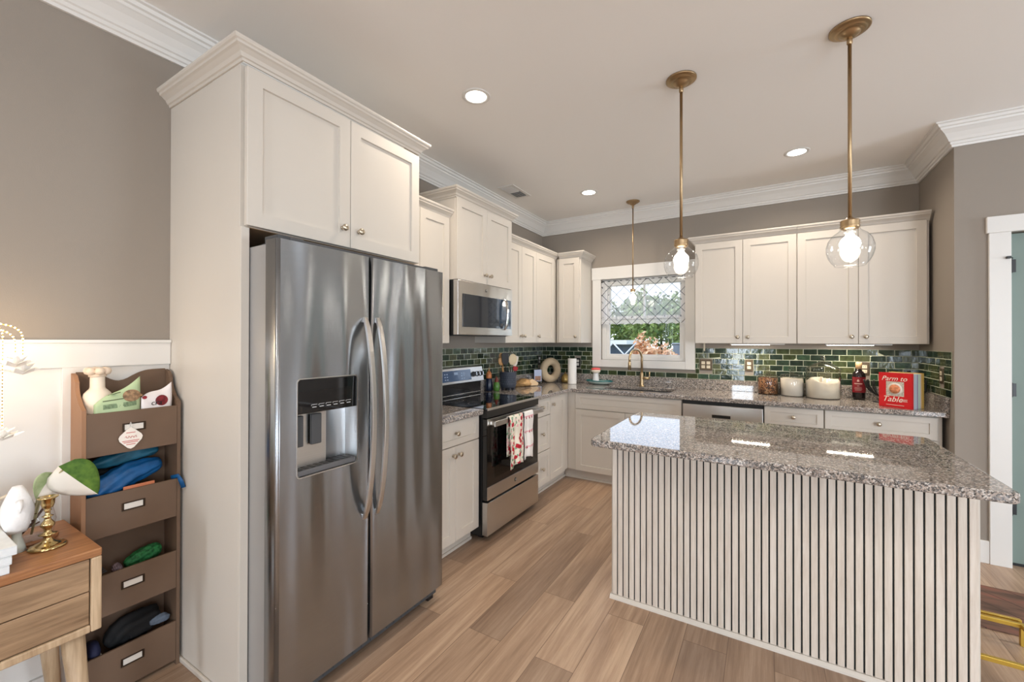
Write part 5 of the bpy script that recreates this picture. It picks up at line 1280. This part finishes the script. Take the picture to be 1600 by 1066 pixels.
# bird
t = thing('bird_figurine', 'white carved bird head figurine on the console', 'figurine', (.262, -4.195, CT+.0005))
bm = bmesh.new()
prof = [(0, 0), (.022, .0), (.018, .02), (.011, .045), (.013, .075)]
lathe(bm, prof, (0, 0, 0), 20); obj('neck_stand', bm, P('frosted_glass', S(206, 210, 200), .3), t)
bm = bmesh.new(); rg = []
for i in range(13):
    f = i/12; z = .062+.148*f; w_ = .036*(math.sin(PI*(.17+.76*f))**.8); d_ = .030*(math.sin(PI*(.2+.74*f))**.8); sh_ = .006*math.sin(f*2.6)
    rg.append([(sh_+d_*math.cos(a)*(1+.05*math.cos(5*a+f*11)), w_*math.sin(a)*(1+.05*math.cos(6*a+f*9)), z) for a in [2*PI*k/24 for k in range(24)]])
rings_loft(bm, rg, smooth=True); tube(bm, [(.026, .0, .165), (.040, .0, .148), (.042, .0, .130)], [.010, .006, .001], 10); obj('head', bm, P('white_bird', S(244, 242, 240), .5, bump=.6, bscale=120), t)
# glass vase with pothos cutting
t = thing('glass_vase', 'round clear glass vase with brown twig on a wood stand, console', 'vase', (.185, -4.150, CT+.0005))
bm = bmesh.new(); lathe(bm, [(.044, .008), (.052, .02), (.058, .06), (.050, .10), (.034, .125), (.030, .14), (.033, .146)], (0, 0, 0), 32); lathe(bm, [(0, .008), (.044, .008)], (0, 0, 0), 32); obj('glass_body', bm, tglass, t)
bm = bmesh.new(); lathe(bm, [(0, 0), (.062, 0), (.064, .004), (.060, .0075), (0, .0075)], (0, 0, 0), 32); obj('wood_stand', bm, acacia, t)
tw_ = thing('twig', 'brown branching twig resting in the glass vase', 'twig', (.185, -4.150, CT)); bm = bmesh.new()
tube(bm, [(.0, -.03, .02), (.01, .0, .06), (.02, .03, .115), (.025, .04, .13)], .0035, 8); tube(bm, [(.012, .006, .068), (.03, -.02, .075)], .0025, 6); tube(bm, [(.005, -.012, .045), (-.01, .02, .052)], .0025, 6); tube(bm, [(.0, -.05, .10), (.0, -.02, .095), (.015, .01, .09)], .003, 6)
obj('branch', bm, P('twig_brown', S(88, 58, 44), .8), tw_)
pl_ = thing('pothos_cutting', 'variegated green and white leafy cutting standing in the glass vase', 'plant', (.185, -4.150, CT))
def leaf(name, base, tipv, width, side_, m1, m2):
    """heart leaf split along the midrib into two colours"""
    b_ = Vector(base); d_ = Vector(tipv)-b_; L_ = d_.length; d_.normalize(); s_ = Vector(side_); s_ = (s_-d_*s_.dot(d_)).normalized(); nn = d_.cross(s_)
    bm = bmesh.new(); N_ = 14; rows = []
    for i in range(N_+1):
        f = i/N_; w_ = width*(math.sin(PI*f**.62)**.75 if 0 < f < 1 else 0); row = []
        for j in range(-5, 6):
            g = j/5; back = -.12*L_*(1-f)*abs(g)**1.5
            row.append(bm.verts.new(b_+d_*(f*L_+back)+s_*w_*g+nn*(-.18*width*abs(g)**1.6+.04*L_*math.sin(f*PI))))
        rows.append(row)
    for A, B in zip(rows, rows[1:]):
        for j in range(10):
            fc_ = bm.faces.new([A[j], A[j+1], B[j+1], B[j]]); fc_.smooth = True; fc_.material_index = 0 if j < 5 else 1
    o = obj(name, bm, [m1, m2], pl_); s = o.modifiers.new('s', 'SOLIDIFY'); s.thickness = .0008
gL = leafmat('leaf_green', S(48, 84, 20), S(94, 126, 42), 30); gW = P('leaf_white', S(226, 218, 206), .5, var=.03); gP = leafmat('leaf_pale', S(146, 164, 116), S(182, 194, 150), 30)
leaf('leaf', (.085, .055, .235), (.100, .140, .130), .062, (.2, .75, .66), gW, gL)
leaf('leaf', (.060, .035, .220), (.075, -.005, .150), .040, (.2, -.6, .8), gW, gP)
bm = bmesh.new(); tube(bm, [(.0, 0, .02), (.02, .01, .13), (.05, .025, .19), (.085, .055, .235)], .003, 8); tube(bm, [(.01, 0, .1), (.04, .02, .19), (.060, .035, .220)], .0025, 8)
for k in range(4): tube(bm, [(.005*k, .0, .03), (.01+.006*k, .02, .145+.006*k), (.02+.004*k, .045, .165+.008*k)], .0015, 6)
obj('stem', bm, P('stem_tan', S(160, 150, 110), .7), pl_)
# stack of books
for k, (lab, z0, h_, x1, y1) in enumerate((('white clothbound book at the bottom of the console stack', 0, .025, .437, -4.236), ('white book in the middle of the console stack', .0255, .024, .440, -4.232), ('white book topmost on the console stack', .050, .026, .438, -4.222))):
    t = thing('white_book', lab, 'book', (0, 0, CT+.0005+z0), 0)
    obj('pages', BX(.205, x1-.003, y1-.297, y1-.004, .003, h_-.003), paper, t, bevel=.002)
    bm = bmesh.new(); box(bm, .20, x1, y1-.3, y1, 0, .003); box(bm, .20, x1, y1-.3, y1, h_-.003, h_); box(bm, x1-.003, x1, y1-.3, y1, .003, h_-.003)
    obj('cover', bm, P('cover_white%d' % k, S(228, 232, 234), .6, var=.05, vscale=40), t, bevel=.002)
# cream mug
t = thing('cream_pitcher', 'cream ceramic pitcher with round handle at the left edge of the console', 'pitcher', (.150, -4.262, CT+.0005))
bm = bmesh.new(); lathe(bm, [(0, 0), (.035, 0), (.045, .02), (.046, .10), (.038, .14), (.036, .165), (.040, .175), (.036, .174), (.034, .16), (0, .02)], (0, 0, 0), 32); obj('body', bm, P('pitcher_cream', S(226, 212, 190), .4), t)
bm = bmesh.new(); tube(bm, [(.0, .043, .15), (.0, .062, .158), (.0, .072, .135), (.0, .066, .10), (.0, .044, .085)], .006, 10); obj('handle', bm, P('pitcher_handle', S(226, 212, 190), .4), t)
# crystal light tree
ct = thing('crystal_light_tree', 'glowing beaded wire tree with hanging crystal flowers at the left edge', 'lamp', (.135, -4.41, CT+.0005))
bm = bmesh.new(); lathe(bm, [(0, 0), (.05, 0), (.05, .008), (.012, .014), (.006, .03), (.006, .55), (0, .55)], (0, 0, 0), 24); obj('stand', bm, goldp, ct)
crys = P('crystal', S(250, 246, 240), .08, spec=.8)
random.seed(9)
for k, (dx, dy, ztop, zend) in enumerate(((.115, .227, .728, .575), (.135, .208, .712, .60), (.115, .185, .735, .37), (.05, .14, .75, .52), (.05, -.10, .73, .55))):
    bm = bmesh.new(); pts = []
    for i in range(15):
        f = i/14; pts.append((dx*f, dy*(.5-.5*math.cos(PI*f)) if f < 1 else dy, .50+(ztop-.50)*math.sin(PI*.5*min(1, f*1.5)) - (max(0, f-.67)/.33)**2*.045))
    pts.append((dx, dy, zend+.03)); wire = pts
    tube(bm, pts, .0012, 6); obj('wire', bm, goldp, ct)
    bm = bmesh.new(); L_ = 0
    P_ = [Vector(p) for p in pts]; dd_ = 0; nxt = .05
    for a_, b_ in zip(P_, P_[1:]):
        seg = (b_-a_).length; 
        while nxt < dd_+seg:
            p = a_.lerp(b_, (nxt-dd_)/seg); lathe(bm, [(0, -.0028), (.0022, -.0014), (.0022, .0014), (0, .0028)], tuple(p), 8); nxt += .011
        dd_ += seg
    obj('glowing_beads', bm, fairy, ct)
    bm = bmesh.new()
    for q in range(14):
        a = 2*PI*q/7+(.4 if q > 6 else 0); r_ = .024 if q < 7 else .038; zz = .012 if q < 7 else -.002
        c_ = Vector((dx+r_*.6*math.cos(a), dy+r_*.6*math.sin(a), zend+zz)); tip_ = Vector((dx+r_*1.25*math.cos(a), dy+r_*1.25*math.sin(a), zend+zz+.014)); bt = Vector((dx, dy, zend-.012))
        sd = Vector((-math.sin(a), math.cos(a), 0))*.012
        v_ = [bm.verts.new(p) for p in (bt, c_+sd, tip_, c_-sd, c_+Vector((0, 0, .009)))]
        for f_ in ((0, 1, 4), (1, 2, 4), (2, 3, 4), (3, 0, 4), (0, 3, 2, 1)): bm.faces.new([v_[i] for i in f_])
    obj('crystal_flower', bm, crys, ct)
    bm = bmesh.new(); lathe(bm, [(0, -.004), (.004, 0), (0, .004)], (dx, dy, zend+.004), 8); obj('flower_light', bm, fairy, ct)
light('crystal_tree_glow', 'POINT', (.22, -4.26, 1.36), 2.4, (1, .74, .46), size=.06)

# ---------------------------------------------------------------- right of the island
def rugm():
    M = Mat('rug_brown'); t = M.n('TexCoord'); sp = M.n('SeparateXYZ'); M.l(t.outputs['Object'], sp.inputs[0])
    nz = M.n('TexNoise', i_Scale=5, i_Detail=5); M.l(M.coord((1, 4, 1)), nz.inputs['Vector'])
    base = M.ramp(nz.outputs[0], [(.3, S(74, 58, 48)), (.5, S(112, 84, 70)), (.7, S(136, 86, 72))])
    a = M.n('Math', operation='ADD'); M.l(sp.outputs['X'], a.inputs[0]); M.l(sp.outputs['Y'], a.inputs[1])
    p = M.n('Math', operation='PINGPONG'); p.inputs[1].default_value = .09; M.l(a.outputs[0], p.inputs[0])
    lt = M.n('Math', operation='LESS_THAN'); lt.inputs[1].default_value = .003; M.l(p.outputs[0], lt.inputs[0])
    mx = M.n('Mix', data_type='RGBA'); M.l(lt.outputs[0], mx.inputs[0]); M.l(base, mx.inputs[6]); mx.inputs[7].default_value = S(52, 38, 32)
    M.l(mx.outputs[2], M.b.inputs['Base Color']); M.b.inputs['Roughness'].default_value = .85; return M.m
rg2 = thing('runner_rug', 'dark reddish brown runner rug with thin diagonal lines by the pantry door', 'rug')
obj('pile', BX(3.10, 4.7, -1.60, -1.10, .0005, .006), rugm(), rg2, bevel=.002)
gs = thing('gold_frame_stand', 'low gold metal frame stand on the floor right of the island', 'stand')
bm = bmesh.new()
for y in (-1.68, -2.04): box(bm, 3.03, 3.32, y-.009, y+.009, .082, .10)
for x in (3.03, 3.302): box(bm, x, x+.018, -2.031, -1.689, .082, .10)
obj('top_frame', bm, goldp, gs, bevel=.001)
for x in (3.03, 3.302):
    for y in (-1.68, -2.04): obj('leg', BX(x, x+.018, y-.009, y+.009, 0, .0815), goldp, gs, bevel=.001)
obj('back_rail', BX(3.03, 3.32, -1.649, -1.631, .082, .10), goldp, gs, bevel=.001)
